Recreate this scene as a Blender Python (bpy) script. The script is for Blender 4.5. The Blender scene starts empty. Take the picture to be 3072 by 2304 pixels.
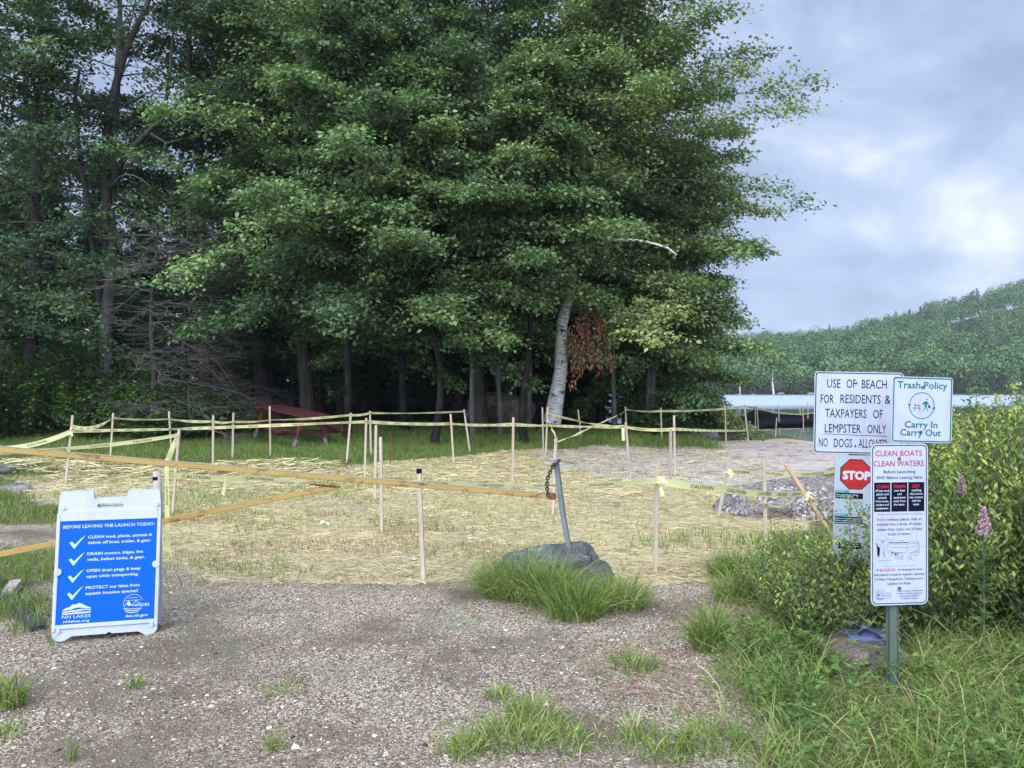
import bpy, bmesh, math, random
import numpy as np
from mathutils import Vector, Matrix, Euler, noise as mnoise
random.seed(7)
RS = np.random.RandomState
R = math.radians
S = bpy.context.scene
COL = S.collection

# ------------------------------------------------------------------ camera
F = 2308.0          # focal length in photo pixels (photo is 3072 wide)
CAMZ = 1.6
cd = bpy.data.cameras.new('camera'); cam = bpy.data.objects.new('camera', cd); COL.objects.link(cam)
cam.location = (0, 0, CAMZ); cam.rotation_euler = (R(90), 0, 0)
cd.sensor_width = 36; cd.lens = 36*F/3072; cd.clip_start = .05; cd.clip_end = 3000
S.camera = cam

# ------------------------------------------------------------------ world: overcast sky
SUN_EL, SUN_AZ = R(45), R(203)      # azimuth clockwise from +Y
w = bpy.data.worlds.new('World'); S.world = w; w.use_nodes = True
nt = w.node_tree; nt.nodes.clear()
def N(t, **k):
    n = nt.nodes.new(t)
    for a, v in k.items(): setattr(n, a, v)
    return n
sk = N('ShaderNodeTexSky', sky_type='NISHITA', sun_disc=False, sun_elevation=SUN_EL, sun_rotation=SUN_AZ)
b1 = N('ShaderNodeBackground'); b1.inputs[1].default_value = .10
nt.links.new(sk.outputs[0], b1.inputs[0])
tc = N('ShaderNodeTexCoord'); mp = N('ShaderNodeMapping'); mp.inputs['Scale'].default_value = (1, 1, 1.6)
mp.inputs['Location'].default_value = (3.1, .4, 1.3); mp.inputs['Rotation'].default_value = (0, 0, R(6))
nt.links.new(tc.outputs['Generated'], mp.inputs[0])
n1 = N('ShaderNodeTexNoise'); n1.inputs['Scale'].default_value = 4.6; n1.inputs['Detail'].default_value = 7
n1.inputs['Roughness'].default_value = .56; n1.inputs['Distortion'].default_value = .35
nt.links.new(mp.outputs[0], n1.inputs[0])
cr = N('ShaderNodeValToRGB')
e = cr.color_ramp.elements
e[0].position = .36; e[0].color = (.235, .29, .42, 1)
e[1].position = .72; e[1].color = (.60, .645, .72, 1)
q = e.new(.48); q.color = (.30, .365, .51, 1)
q = e.new(.58); q.color = (.385, .45, .59, 1)
nt.links.new(n1.outputs[0], cr.inputs[0])
# the veil brightens toward the hidden sun, high behind the camera
dp = N('ShaderNodeVectorMath', operation='DOT_PRODUCT'); nt.links.new(tc.outputs['Generated'], dp.inputs[0])
dp.inputs[1].default_value = (math.sin(SUN_AZ)*math.cos(SUN_EL), math.cos(SUN_AZ)*math.cos(SUN_EL), math.sin(SUN_EL))
mr = N('ShaderNodeMapRange', interpolation_type='SMOOTHSTEP'); mr.inputs['From Min'].default_value = .05; mr.inputs['From Max'].default_value = 1
mr.inputs['To Min'].default_value = 1; mr.inputs['To Max'].default_value = 5.5
nt.links.new(dp.outputs['Value'], mr.inputs['Value'])
b2 = N('ShaderNodeBackground'); nt.links.new(cr.outputs[0], b2.inputs[0]); nt.links.new(mr.outputs[0], b2.inputs[1])
mx = N('ShaderNodeMixShader'); mx.inputs[0].default_value = .92
nt.links.new(b1.outputs[0], mx.inputs[1]); nt.links.new(b2.outputs[0], mx.inputs[2])
wo = N('ShaderNodeOutputWorld'); nt.links.new(mx.outputs[0], wo.inputs[0])

# ------------------------------------------------------------------ sun behind the cloud
ld = bpy.data.lights.new('sun', 'SUN'); ld.energy = 1.5; ld.angle = R(18); ld.color = (1, .95, .87)
sun = bpy.data.objects.new('sun', ld); COL.objects.link(sun)
sd = Vector((math.sin(SUN_AZ)*math.cos(SUN_EL), math.cos(SUN_AZ)*math.cos(SUN_EL), math.sin(SUN_EL)))
sun.rotation_euler = sd.to_track_quat('Z', 'Y').to_euler()

S.view_settings.view_transform = 'Standard'; S.view_settings.look = 'None'
S.view_settings.exposure = .75; S.view_settings.gamma = 1
S.render.engine = 'CYCLES'
S.cycles.max_bounces = 8; S.cycles.diffuse_bounces = 3; S.cycles.glossy_bounces = 3
S.cycles.transmission_bounces = 3; S.cycles.transparent_max_bounces = 6; S.cycles.volume_bounces = 0
S.cycles.use_denoising = True; S.cycles.denoiser = 'OPENIMAGEDENOISE'; S.cycles.denoising_input_passes = 'RGB_ALBEDO_NORMAL'

# ------------------------------------------------------------------ helpers
def P(px, py, d):
    return Vector(((px-1536)/F*d, d, CAMZ-(py-1152)/F*d))

def ss(a, b, x):
    t = np.clip((np.asarray(x, float)-a)/(b-a), 0, 1); return t*t*(3-2*t)

def vnoise(x, y, seed=0):
    x = np.asarray(x, float); y = np.asarray(y, float)
    xi = np.floor(x).astype(np.int64); yi = np.floor(y).astype(np.int64)
    fx = x-xi; fy = y-yi; fx = fx*fx*(3-2*fx); fy = fy*fy*(3-2*fy)
    def h(a, b):
        n = (a*374761393 + b*668265263 + seed*1442695041) & 0xffffffff
        n = ((n ^ (n >> 13))*1274126177) & 0xffffffff
        return ((n ^ (n >> 16)) & 0xffff)/65535.0
    return (h(xi, yi)*(1-fx)+h(xi+1, yi)*fx)*(1-fy)+(h(xi, yi+1)*(1-fx)+h(xi+1, yi+1)*fx)*fy

def fbm(x, y, seed=0, o=4):
    s = 0; a = .5
    for k in range(o):
        s = s+a*vnoise(np.asarray(x)*2**k, np.asarray(y)*2**k, seed+k*17); a *= .5
    return s/(1-.5**o)

WATER_Z = -.8
def gz(x, y):
    x = np.asarray(x, float); y = np.asarray(y, float)
    z = .22*ss(10, 19, y)*ss(1.5, -5, x) + .5*ss(19, 27, y)*ss(4, -3, x)
    z = z + .25*ss(17, 24, y)*ss(5, 2, x)*ss(-3, 2, x)
    lake = ss(27.5, 33, y)*ss(3.5, 7.5, x)
    z = z*(1-lake) - 1.5*lake
    z = z - .9*ss(11, 22, y)*ss(8, 12, x)*(1-lake)
    z = z + (fbm(x*.7, y*.7, 3)-.5)*.10*ss(2.5, 5, y) + (fbm(x*3, y*3, 9)-.5)*.035
    # a mulch bank along the grass edge
    bx = np.exp(-((y-(13.0+.4*np.sin(x*1.3)))/.45)**2)*ss(-3.2, -4, x)*ss(-9.5, -8, x)*fbm(x*1.7, y, 21)
    return z + .13*bx

def gz1(x, y): return float(gz(x, y))

def hit(px, py):
    d = 3.0
    while d < 70:
        p = P(px, py, d)
        if p.z <= gz1(p.x, p.y): break
        d += .05
    return P(px, py, d)

def tag(o, label=None, cat=None, group=None, kind=None):
    if label: o['label'] = label
    if cat: o['category'] = cat
    if group: o['group'] = group
    if kind: o['kind'] = kind
    return o

def thing(name, label, cat, loc=(0, 0, 0), rot=(0, 0, 0), group=None):
    o = bpy.data.objects.new(name, None); COL.objects.link(o); o.empty_display_size = .1
    o.location = loc; o.rotation_euler = rot
    return tag(o, label, cat, group)

def link(name, me, mat, parent=None, smooth=False):
    me.name = name
    o = bpy.data.objects.new(name, me); COL.objects.link(o)
    for m in (mat if isinstance(mat, (list, tuple)) else [mat]):
        if m is not None: me.materials.append(m)
    if parent is not None: o.parent = parent
    if smooth:
        me.polygons.foreach_set('use_smooth', np.ones(len(me.polygons), bool))
    return o

def npmesh(V, Fc, face_attr=None, vert_attr=None, smooth=False):
    """V (n,3); Fc (m,k) uniform faces; float attributes"""
    V = np.asarray(V, np.float32); Fc = np.asarray(Fc, np.int32)
    me = bpy.data.meshes.new('mesh'); m, k = Fc.shape
    me.vertices.add(len(V)); me.vertices.foreach_set('co', V.ravel())
    me.loops.add(m*k); me.loops.foreach_set('vertex_index', Fc.ravel())
    me.polygons.add(m); me.polygons.foreach_set('loop_start', np.arange(0, m*k, k, dtype=np.int32))
    me.polygons.foreach_set('loop_total', np.full(m, k, np.int32))
    for nme, a in (face_attr or {}).items():
        at = me.attributes.new(nme, 'FLOAT', 'FACE'); at.data.foreach_set('value', np.asarray(a, np.float32))
    for nme, a in (vert_attr or {}).items():
        at = me.attributes.new(nme, 'FLOAT', 'POINT'); at.data.foreach_set('value', np.asarray(a, np.float32))
    if smooth: me.polygons.foreach_set('use_smooth', np.ones(m, bool))
    me.update(calc_edges=True)
    return me

class MB:
    """collects shapes into one mesh"""
    def __init__(s): s.v = []; s.f = []
    def add(s, vs, fs):
        o = len(s.v); s.v += [tuple(v) for v in vs]; s.f += [tuple(i+o for i in f) for f in fs]
    def box(s, c, size, rot=None, bev=0):
        bm = bmesh.new(); bmesh.ops.create_cube(bm, size=1)
        bmesh.ops.scale(bm, vec=size, verts=bm.verts)
        if bev: bmesh.ops.bevel(bm, geom=list(bm.edges), offset=bev, segments=2, affect='EDGES')
        M = Matrix.Translation(c) @ ((rot.to_matrix() if isinstance(rot, Euler) else rot).to_4x4() if rot else Matrix())
        bm.verts.index_update()
        s.add([M @ v.co for v in bm.verts], [[v.index for v in f.verts] for f in bm.faces]); bm.free()
    def bar(s, a, b, wx, wy, up=(0, 0, 1), bev=0):
        a = Vector(a); b = Vector(b); t = (b-a); L = t.length; t.normalize()
        u = Vector(up); x = u.cross(t)
        if x.length < 1e-4: x = Vector((1, 0, 0))
        x.normalize(); y = t.cross(x)
        M = Matrix((x, y, t)).transposed()
        s.box((a+b)/2, (wx, wy, L), M, bev)
    def tube(s, pts, rad, n=8, cap=True):
        pts = [Vector(p) for p in pts]; m = len(pts)
        if not hasattr(rad, '__len__'): rad = [rad]*m
        vs = []; ref = Vector((.31, .2, 1)).normalized()
        for i, p in enumerate(pts):
            t = (pts[min(i+1, m-1)]-pts[max(i-1, 0)]).normalized()
            x = ref.cross(t)
            if x.length < .05: x = Vector((1, 0, 0)).cross(t)
            x.normalize(); y = t.cross(x)
            for k in range(n):
                a = 2*math.pi*k/n; vs.append(p+(x*math.cos(a)+y*math.sin(a))*rad[i])
        fs = [(i*n+k, i*n+(k+1) % n, (i+1)*n+(k+1) % n, (i+1)*n+k) for i in range(m-1) for k in range(n)]
        if cap: fs += [tuple(range(n-1, -1, -1)), tuple((m-1)*n+k for k in range(n))]
        s.add(vs, fs)
    def prism(s, poly, y0, y1):
        """poly in local xz, extruded along y"""
        n = len(poly); vs = [(x, y0, z) for x, z in poly]+[(x, y1, z) for x, z in poly]
        fs = [tuple(range(n)), tuple(range(2*n-1, n-1, -1))]+[(i, i+n, (i+1) % n+n, (i+1) % n) for i in range(n)]
        s.add(vs, fs)
    def mesh(s):
        me = bpy.data.meshes.new('mesh'); me.from_pydata(s.v, [], s.f); me.validate(); me.update()
        bm = bmesh.new(); bm.from_mesh(me); bmesh.ops.recalc_face_normals(bm, faces=bm.faces); bm.to_mesh(me); bm.free()
        return me
    def build(s, name, mat, parent=None, smooth=False):
        return link(name, s.mesh(), mat, parent, smooth)

# ------------------------------------------------------------------ materials
class G:
    def __init__(s, name):
        s.m = bpy.data.materials.new(name); s.m.use_nodes = True; s.t = s.m.node_tree; s.t.nodes.clear()
        s.out = s.n('ShaderNodeOutputMaterial'); s.b = s.n('ShaderNodeBsdfPrincipled')
        s.l(s.b.outputs[0], s.out.inputs[0]); s.co = s.n('ShaderNodeTexCoord')
    def n(s, t, **k):
        n = s.t.nodes.new(t)
        for a, v in k.items(): setattr(n, a, v)
        return n
    def l(s, a, b): s.t.links.new(a, b)
    def val(s, x, sock):
        if hasattr(x, 'is_output'): s.l(x, sock)
        else: sock.default_value = x
    def noise(s, scale=5, detail=4, rough=.55, vec=None, out=0, stretch=None, dist=0):
        n = s.n('ShaderNodeTexNoise'); n.inputs['Scale'].default_value = scale; n.inputs['Detail'].default_value = detail
        n.inputs['Roughness'].default_value = rough; n.inputs['Distortion'].default_value = dist
        v = vec or s.co.outputs['Object']
        if stretch:
            mp = s.n('ShaderNodeMapping'); mp.inputs['Scale'].default_value = stretch; s.l(v, mp.inputs[0]); v = mp.outputs[0]
        s.l(v, n.inputs['Vector']); return n.outputs[out]
    def vor(s, scale, out='Color', rand=1, stretch=None, feature='F1'):
        n = s.n('ShaderNodeTexVoronoi'); n.feature = feature; n.inputs['Scale'].default_value = scale; n.inputs['Randomness'].default_value = rand
        v = s.co.outputs['Object']
        if stretch:
            mp = s.n('ShaderNodeMapping'); mp.inputs['Scale'].default_value = stretch; s.l(v, mp.inputs[0]); v = mp.outputs[0]
        s.l(v, n.inputs['Vector']); return n.outputs[out]
    def ramp(s, f, stops, interp='LINEAR'):
        n = s.n('ShaderNodeValToRGB'); n.color_ramp.interpolation = interp; e = n.color_ramp.elements
        while len(e) < len(stops): e.new(.5)
        for i, (p, c) in enumerate(stops):
            e[i].position = p; e[i].color = (c, c, c, 1) if not hasattr(c, '__len__') else (*c, 1)
        s.l(f, n.inputs[0]); return n.outputs[0]
    def mix(s, f, a, b, mode='MIX'):
        n = s.n('ShaderNodeMix', data_type='RGBA', blend_type=mode)
        s.val(f, n.inputs['Factor']); 
        for x, k in ((a, 'A'), (b, 'B')):
            sk_ = [i for i in n.inputs if i.name == k and i.type == 'RGBA'][0]
            if hasattr(x, 'is_output'): s.l(x, sk_)
            else: sk_.default_value = (*x, 1)
        return [o for o in n.outputs if o.type == 'RGBA'][0]
    def math(s, op, a, b=0., c=0., clamp=False):
        n = s.n('ShaderNodeMath', operation=op, use_clamp=clamp)
        for i, x in enumerate((a, b, c)): s.val(x, n.inputs[i])
        return n.outputs[0]
    def attr(s, name):
        n = s.n('ShaderNodeAttribute'); n.attribute_name = name; return n.outputs['Fac']
    def bump(s, h, strength=.4, dist=.02):
        n = s.n('ShaderNodeBump'); n.inputs['Strength'].default_value = strength; n.inputs['Distance'].default_value = dist
        s.l(h, n.inputs['Height']); s.l(n.outputs[0], s.b.inputs['Normal']); return n
    def fin(s, col=None, rough=.7, spec=.3, metal=0.):
        s.val(metal, s.b.inputs['Metallic'])
        if col is not None:
            if hasattr(col, 'is_output'): s.l(col, s.b.inputs['Base Color'])
            else: s.b.inputs['Base Color'].default_value = (*col, 1)
        s.val(rough, s.b.inputs['Roughness']); s.b.inputs['Specular IOR Level'].default_value = spec
        return s.m

def simple(name, col, rough=.6, spec=.3, metal=0, var=.18, scale=14, bump=.0, stretch=None, stain=0.):
    g = G(name)
    f = g.noise(scale, 5, .6, stretch=stretch)
    c = g.mix(f, tuple(x*(1-var) for x in col), tuple(min(1, x*(1+var)) for x in col))
    if bump: g.bump(g.noise(scale*3, 4, .6, stretch=stretch), bump, .01)
    if stain:
        c = g.mix(g.ramp(g.noise(7, 7, .7, stretch=(1, 1, .35)), [(.48, 0), (.75, stain)]), c, tuple(x*.55 for x in (col[0]*1.1, col[1], col[2]*.85)))
        c = g.mix(g.ramp(g.noise(70, 3, .6), [(.70, 0), (.74, stain)]), c, (.10, .085, .06))
    return g.fin(c, rough, spec, metal)

def leafmat(name, stops, trans=.28, rough=.6, spec=.16):
    g = G(name)
    t = g.attr('tint')
    big = g.noise(.7, 2, .5, vec=None)
    f = g.math('ADD', g.math('MULTIPLY', t, .8), g.math('MULTIPLY', big, .3), clamp=True)
    oi = g.n('ShaderNodeObjectInfo')
    f = g.math('ADD', f, g.math('MULTIPLY', g.math('SUBTRACT', oi.outputs['Random'], .5), .2), clamp=True)
    c = g.ramp(f, stops)
    g.fin(c, rough, spec)
    tr = g.n('ShaderNodeBsdfTranslucent'); g.l(g.mix(.5, c, (.16, .24, .03), 'MIX'), tr.inputs[0])
    ms = g.n('ShaderNodeMixShader'); ms.inputs[0].default_value = trans
    g.l(g.b.outputs[0], ms.inputs[1]); g.l(tr.outputs[0], ms.inputs[2]); g.l(ms.outputs[0], g.out.inputs[0])
    return g.m

M = {}
M['leaf'] = leafmat('deciduous_leaves', [(.1, (0.053, 0.103, 0.047)), (.45, (0.119, 0.202, 0.080)), (.75, (0.201, 0.307, 0.106)), (1, (0.296, 0.400, 0.125))])
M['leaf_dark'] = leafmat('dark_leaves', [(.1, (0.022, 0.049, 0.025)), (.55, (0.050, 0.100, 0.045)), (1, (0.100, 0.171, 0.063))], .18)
M['leaf_bush'] = leafmat('bush_leaves', [(.15, (.03, .07, .02)), (.5, (.068, .14, .036)), (1, (.15, .25, .05))], .2)
M['leaf_birch'] = leafmat('birch_leaves', [(.1, (0.063, 0.110, 0.047)), (.45, (0.138, 0.216, 0.080)), (.8, (0.240, 0.317, 0.106)), (1, (0.392, 0.419, 0.125))])
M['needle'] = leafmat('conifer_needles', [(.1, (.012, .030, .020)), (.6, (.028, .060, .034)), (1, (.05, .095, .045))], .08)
M['leaf_shrub'] = leafmat('verge_shrub_leaves', [(.1, (0.052, 0.090, 0.029)), (.42, (0.120, 0.180, 0.048)), (.75, (0.252, 0.310, 0.067)), (1, (0.525, 0.540, 0.115))], .25)
M['leaf_far'] = leafmat('far_leaves', [(.1, (0.038, 0.076, 0.036)), (.5, (0.081, 0.143, 0.055)), (1, (0.143, 0.209, 0.076))], .12)
M['grass'] = leafmat('grass_blades', [(.05, (.06, .095, .022)), (.4, (.13, .20, .042)), (.75, (.23, .30, .075)), (.9, (.38, .38, .15)), (1, (.50, .43, .24))], .25)
M['lawn'] = leafmat('lawn_blades', [(.05, (.07, .11, .025)), (.5, (.15, .215, .05)), (.85, (.25, .29, .085)), (1, (.38, .35, .15))], .2)
M['straw'] = leafmat('straw_strands', [(.05, (.19, .145, .09)), (.4, (.38, .31, .17)), (.75, (.58, .475, .25)), (1, (.74, .63, .37))], .12, .6, .25)
M['brownleaf'] = leafmat('dead_brown_leaves', [(.1, (.10, .035, .02)), (.5, (.24, .09, .05)), (1, (.42, .18, .11))], .1)
M['needles_brown'] = leafmat('fallen_pine_needles', [(.1, (.10, .05, .03)), (.5, (.24, .13, .08)), (1, (.42, .28, .18))], .05)
M['weed'] = leafmat('weed_leaves', [(.1, (.04, .08, .022)), (.5, (.095, .17, .045)), (.85, (.19, .29, .065)), (1, (.33, .41, .11))], .25)

def bark(name, c0, c1, sc=9):
    g = G(name); f = g.noise(sc, 6, .65, stretch=(1, 1, .22)); f2 = g.noise(2.2, 3)
    c = g.ramp(f, [(.3, c0), (.7, c1)]); c = g.mix(g.ramp(f2, [(.55, 0), (.75, .6)]), c, (.07, .085, .06))
    g.bump(f, .8, .03); return g.fin(c, .9, .15)
M['bark'] = bark('bark', (.022, .018, .015), (.085, .073, .062))
M['bark_shaded'] = bark('shade_toned_bark', (.006, .005, .0045), (.026, .022, .019))  # darker copy of bark: shade of the hollow put into the trunk colour
M['bark_pale'] = bark('lichened_bark', (.045, .042, .036), (.17, .165, .145))
M['twig'] = simple('bare_twigs', (.125, .112, .10), .9, .1)
g = G('birch_bark')
lent = g.ramp(g.noise(10, 3, .6, stretch=(.6, .6, 5)), [(.54, 0), (.60, 1)])
scar = g.ramp(g.noise(3.2, 3, .6, stretch=(.8, .8, 2.2)), [(.60, 0), (.66, 1)])
c = g.ramp(g.noise(4, 4), [(.3, (.42, .41, .37)), (.7, (.70, .68, .63))])
c = g.mix(lent, c, (.16, .14, .12)); c = g.mix(scar, c, (.03, .026, .024)); g.bump(lent, .3, .01)
M['birch'] = g.fin(c, .7, .25)

def wood(name, c0, c1, grey=0.):
    g = G(name); f = g.noise(30, 5, .6, stretch=(1, 1, .06)); b = g.noise(3, 3)
    c = g.ramp(f, [(.25, c0), (.75, c1)])
    c = g.mix(g.ramp(b, [(.5, 0), (.8, .55)]), c, (.25, .22, .20)); g.bump(f, .25, .004)
    return g.fin(c, .8, .2)
M['stake'] = wood('pale_stake_wood', (.34, .265, .19), (.54, .44, .33))
M['stake_grey'] = wood('weathered_stake_wood', (.24, .20, .17), (.45, .38, .33))
M['stake_orange'] = wood('fresh_stake_wood', (.42, .27, .13), (.60, .43, .23))
g = G('red_paint'); f = g.noise(6, 6, .65, stretch=(1, .3, 1)); c = g.mix(g.noise(9, 3), (.045, .010, .012), (.085, .019, .020))
c = g.mix(g.ramp(f, [(.60, 0), (.72, .7)]), c, (.13, .085, .075)); g.bump(f, .3, .01); M['red'] = g.fin(c, .55, .35)
g = G('leg_red_worn'); sep = g.n('ShaderNodeSeparateXYZ'); g.l(g.co.outputs['Object'], sep.inputs[0])
worn = g.math('ADD', sep.outputs[2], g.math('MULTIPLY', g.noise(14, 3), .12))
c = g.mix(g.ramp(worn, [(.20, 1), (.27, 0)]), (.13, .018, .02), (.30, .25, .23)); M['red_leg'] = g.fin(c, .6, .3)

g = G('gate_paint')
rust = g.ramp(g.noise(4, 8, .75, stretch=(1, 3, 3)), [(.545, 0), (.62, 1)])
fine = g.ramp(g.noise(40, 3), [(.62, 0), (.7, .7)])
c = g.mix(g.noise(3, 4), (.31, .195, .05), (.42, .275, .08)); c = g.mix(fine, c, (.30, .24, .12))
c = g.mix(rust, c, (.15, .07, .03)); M['gate'] = g.fin(c, .55, .4)
M['gate_worn'] = simple('worn_grey_top', (.30, .27, .20), .6, .3, var=.4, scale=8)
M['rust'] = simple('rusty_weld', (.16, .062, .022), .85, .2, var=.55, scale=40, bump=.6)
M['steel'] = simple('galvanised_steel', (.20, .215, .22), .5, .5, .6, var=.25, scale=10, stretch=(1, 1, .3))
M['chain'] = simple('dark_chain', (.055, .048, .044), .5, .5, .6, var=.4, scale=60)
g = G('post_steel'); c = g.ramp(g.noise(7, 6, .65, stretch=(1, 1, .18)), [(.35, (.06, .10, .075)), (.55, (.10, .125, .09)), (.7, (.13, .105, .065))])
M['post'] = g.fin(c, .6, .4, .25)
M['post_dark'] = simple('post_flange', (.075, .068, .055), .65, .35, .3, var=.45, scale=30)
M['hole'] = simple('hole_dark', (.012, .012, .012), .9, .1)
M['bolt'] = simple('bolt_steel', (.17, .15, .14), .45, .5, .6, var=.35, scale=90)
M['sign'] = simple('sign_white', (.40, .43, .51), .4, .3, var=.06, scale=5, stain=.5)
M['sign_back'] = simple('sign_aluminium', (.42, .43, .45), .45, .4, .5)
M['sign_grey'] = simple('faded_sign', (.33, .38, .41), .4, .4, var=.05, scale=6, stain=.5)
M['plastic'] = simple('white_plastic', (.41, .44, .52), .38, .4, var=.05, scale=4, stain=.45)
M['plastic_dark'] = simple('moulded_shadow_gap', (.20, .21, .24), .6, .2)
M['blue'] = simple('poster_blue', (.001, .085, .50), .6, .12, var=.04, scale=3)
M['ink'] = simple('black_ink', (.007, .008, .016), .8, .03, var=.2)
M['ink_grey'] = simple('grey_ink', (.075, .08, .10), .8, .05)
M['ink_red'] = simple('red_ink', (.42, .016, .045), .7, .1)
M['ink_green'] = simple('green_ink', (.004, .12, .10), .7, .1)
M['ink_teal'] = simple('teal_ink', (.03, .25, .25), .6, .15)
M['ink_white'] = simple('white_ink', (.44, .50, .58), .5, .3, var=.03)
M['ink_lime'] = simple('lime_ink', (.36, .58, .20), .5, .3, var=.05)
M['stopred'] = simple('stop_red', (.36, .020, .018), .5, .2, var=.08, scale=8)
M['stopdark'] = simple('stop_dark_red', (.16, .012, .012), .5, .3)
M['sandal'] = simple('slate_blue_foam', (.085, .105, .175), .6, .3, var=.15, scale=20)
M['sandal_dark'] = simple('navy_strap', (.025, .03, .065), .7, .2)
M['timber'] = simple('charred_timber', (.045, .042, .048), .85, .2, var=.5, scale=12, bump=.5)
M['silt'] = simple('black_silt_fabric', (.006, .006, .009), .75, .12, var=.3)
M['paper'] = simple('white_litter', (.75, .77, .78), .6, .3)
M['petal'] = simple('yellow_petals', (.80, .62, .03), .6, .2)
M['pink'] = simple('pink_flowers', (.42, .24, .28), .7, .2, var=.4, scale=60)
g = G('caution_tape_plastic'); c = g.mix(g.noise(3, 3), (.76, .71, .32), (.85, .81, .42)); g.fin(c, .4, .4)
tr = g.n('ShaderNodeBsdfTranslucent'); tr.inputs[0].default_value = (.82, .79, .42, 1); ms = g.n('ShaderNodeMixShader'); ms.inputs[0].default_value = .4
g.l(g.b.outputs[0], ms.inputs[1]); g.l(tr.outputs[0], ms.inputs[2]); g.l(ms.outputs[0], g.out.inputs[0]); M['tape'] = g.m

def rockmat(name, c0, c1, c2, lichen, mossy=.0):
    g = G(name); f = g.noise(5, 8, .7); s = g.noise(60, 3)
    c = g.ramp(f, [(.3, c0), (.55, c1), (.75, c2)]); c = g.mix(g.ramp(s, [(.45, 0), (.7, .5)]), c, tuple(x*.4 for x in c0))
    c = g.mix(g.ramp(g.noise(9, 6, .7), [(.58, 0), (.68, .8)]), c, lichen)
    if mossy: c = g.mix(g.ramp(g.noise(3, 5), [(.5, 0), (.65, mossy)]), c, (.05, .07, .03))
    g.bump(g.math('ADD', g.math('ADD', f, g.math('MULTIPLY', g.vor(7, 'Distance', feature='DISTANCE_TO_EDGE'), .5)), g.math('MULTIPLY', s, .3)), 1., .09); return g.fin(c, .85, .2)
M['rock'] = rockmat('blue_grey_granite', (.06, .066, .062), (.15, .160, .150), (.26, .272, .255), (.40, .42, .38), .5)
M['rock_pink'] = rockmat('pink_grey_granite', (.15, .12, .125), (.34, .29, .29), (.52, .47, .46), (.66, .64, .62))
M['rock_brown'] = rockmat('brown_granite', (.09, .075, .06), (.21, .17, .13), (.33, .28, .22), (.42, .38, .30), .4)

# ------------------------------------------------------------------ ground
def grid1(knots):
    out = []
    for (a, b, st) in knots: out += list(np.arange(a, b-1e-6, st))
    return np.array(out+[knots[-1][1]])
gx = grid1([(-220, -40, 12), (-40, -14, 1.0), (-14, -6, .2), (-6, 5, .06), (5, 12, .2), (12, 40, 1.), (40, 320, 14)])
gy = grid1([(-40, -4, 4), (-4, 2.4, .5), (2.4, 9, .05), (9, 22, .11), (22, 40, .4), (40, 80, 2), (80, 700, 20)])
X, Y = np.meshgrid(gx, gy); x = X.ravel(); y = Y.ravel()
wob = (fbm(x*1.1, y*1.1, 5)-.5)
wob2 = (fbm(x*3.5, y*3.5, 15)-.5)
def edge_x(yy):   # left edge of the mulched field
    return np.interp(yy, [5.8, 6.3, 9.5, 11, 14, 30], [-2.7, -2.95, -5.4, -7.2, -9.5, -10])
def verge_x(yy):  # left edge of the right-hand verge
    return np.interp(yy, [0, 3.2, 4.35, 5.4, 6.7, 9, 12, 20], [.9, .98, 1.12, 1.7, 2.1, 3.5, 4.6, 9])
w1 = wob*.9+wob2*.35
straw = ss(6.0, 6.3, y+w1*.7)*ss(0, .5, x-edge_x(y)+w1)*ss(.3, -.2, x-verge_x(y)-.2+w1*.6)
back = np.interp(x, [-12, -6, -3.5, -1, .5, 3, 9], [12.4, 12.9, 13.5, 16.5, 18.4, 19.5, 23])
straw = straw*ss(.6, -.4, y-back+w1*1.4)
sandb = np.interp(x, [-2, .3, 1.0, 2.4, 5, 9], [40, 17.2, 13.8, 11.9, 11.2, 11])
sand = ss(-.3, .5, y-sandb+w1)*ss(26, 23, y)*ss(.2, .8, x)*ss(12, 9, x)
sand = sand*ss(.6, -.6, y-np.interp(x, [0, 3, 6, 9], [17.5, 20, 21, 22])+w1)
grass = np.maximum(ss(-.3, .6, y-back+w1), ss(.3, -.3, x-edge_x(y)+w1)*ss(8.6, 9.6, y+w1*2))
verge = ss(-.2, .3, x-verge_x(y)+w1*.8)*ss(26, 20, y)
leftverge = ss(-3.1, -3.5, x+w1*.6+.3*(y-4.5))*ss(4.3, 4.7, y)*ss(6.6, 5.6, y)
grass = np.maximum(np.maximum(grass, verge), leftverge*.9)
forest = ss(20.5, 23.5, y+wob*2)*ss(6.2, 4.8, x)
ground_v = np.stack([x, y, gz(x, y)], 1)
nx, ny = len(gx), len(gy)
idx = np.arange(nx*ny).reshape(ny, nx)
faces = np.stack([idx[:-1, :-1].ravel(), idx[:-1, 1:].ravel(), idx[1:, 1:].ravel(), idx[1:, :-1].ravel()], 1)
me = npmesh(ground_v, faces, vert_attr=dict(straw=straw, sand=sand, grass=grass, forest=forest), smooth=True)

g = G('ground_surface')
# gravel
vc = g.vor(120, 'Color', 1); sp = g.n('ShaderNodeSeparateColor'); g.l(vc, sp.inputs[0])
vd = g.vor(120, 'Distance')
grav = g.ramp(sp.outputs[0], [(.0, (.045, .034, .022)), (.3, (.145, .110, .072)), (.6, (.26, .20, .136)), (.85, (.40, .325, .235)), (1, (.62, .55, .44))])
vc2 = g.vor(55, 'Color'); sp2 = g.n('ShaderNodeSeparateColor'); g.l(vc2, sp2.inputs[0])
grav = g.mix(g.ramp(sp2.outputs[1], [(.8, 0), (.86, .65)]), grav, g.ramp(sp2.outputs[0], [(0, (.07, .06, .05)), (.5, (.21, .175, .14)), (1, (.48, .44, .38))]))
dirt = g.ramp(g.noise(.8, 6, .65), [(.46, 0), (.60, .85)])
grav = g.mix(dirt, grav, g.mix(g.noise(40, 4, .7), (.07, .054, .038), (.16, .122, .082)))
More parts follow.
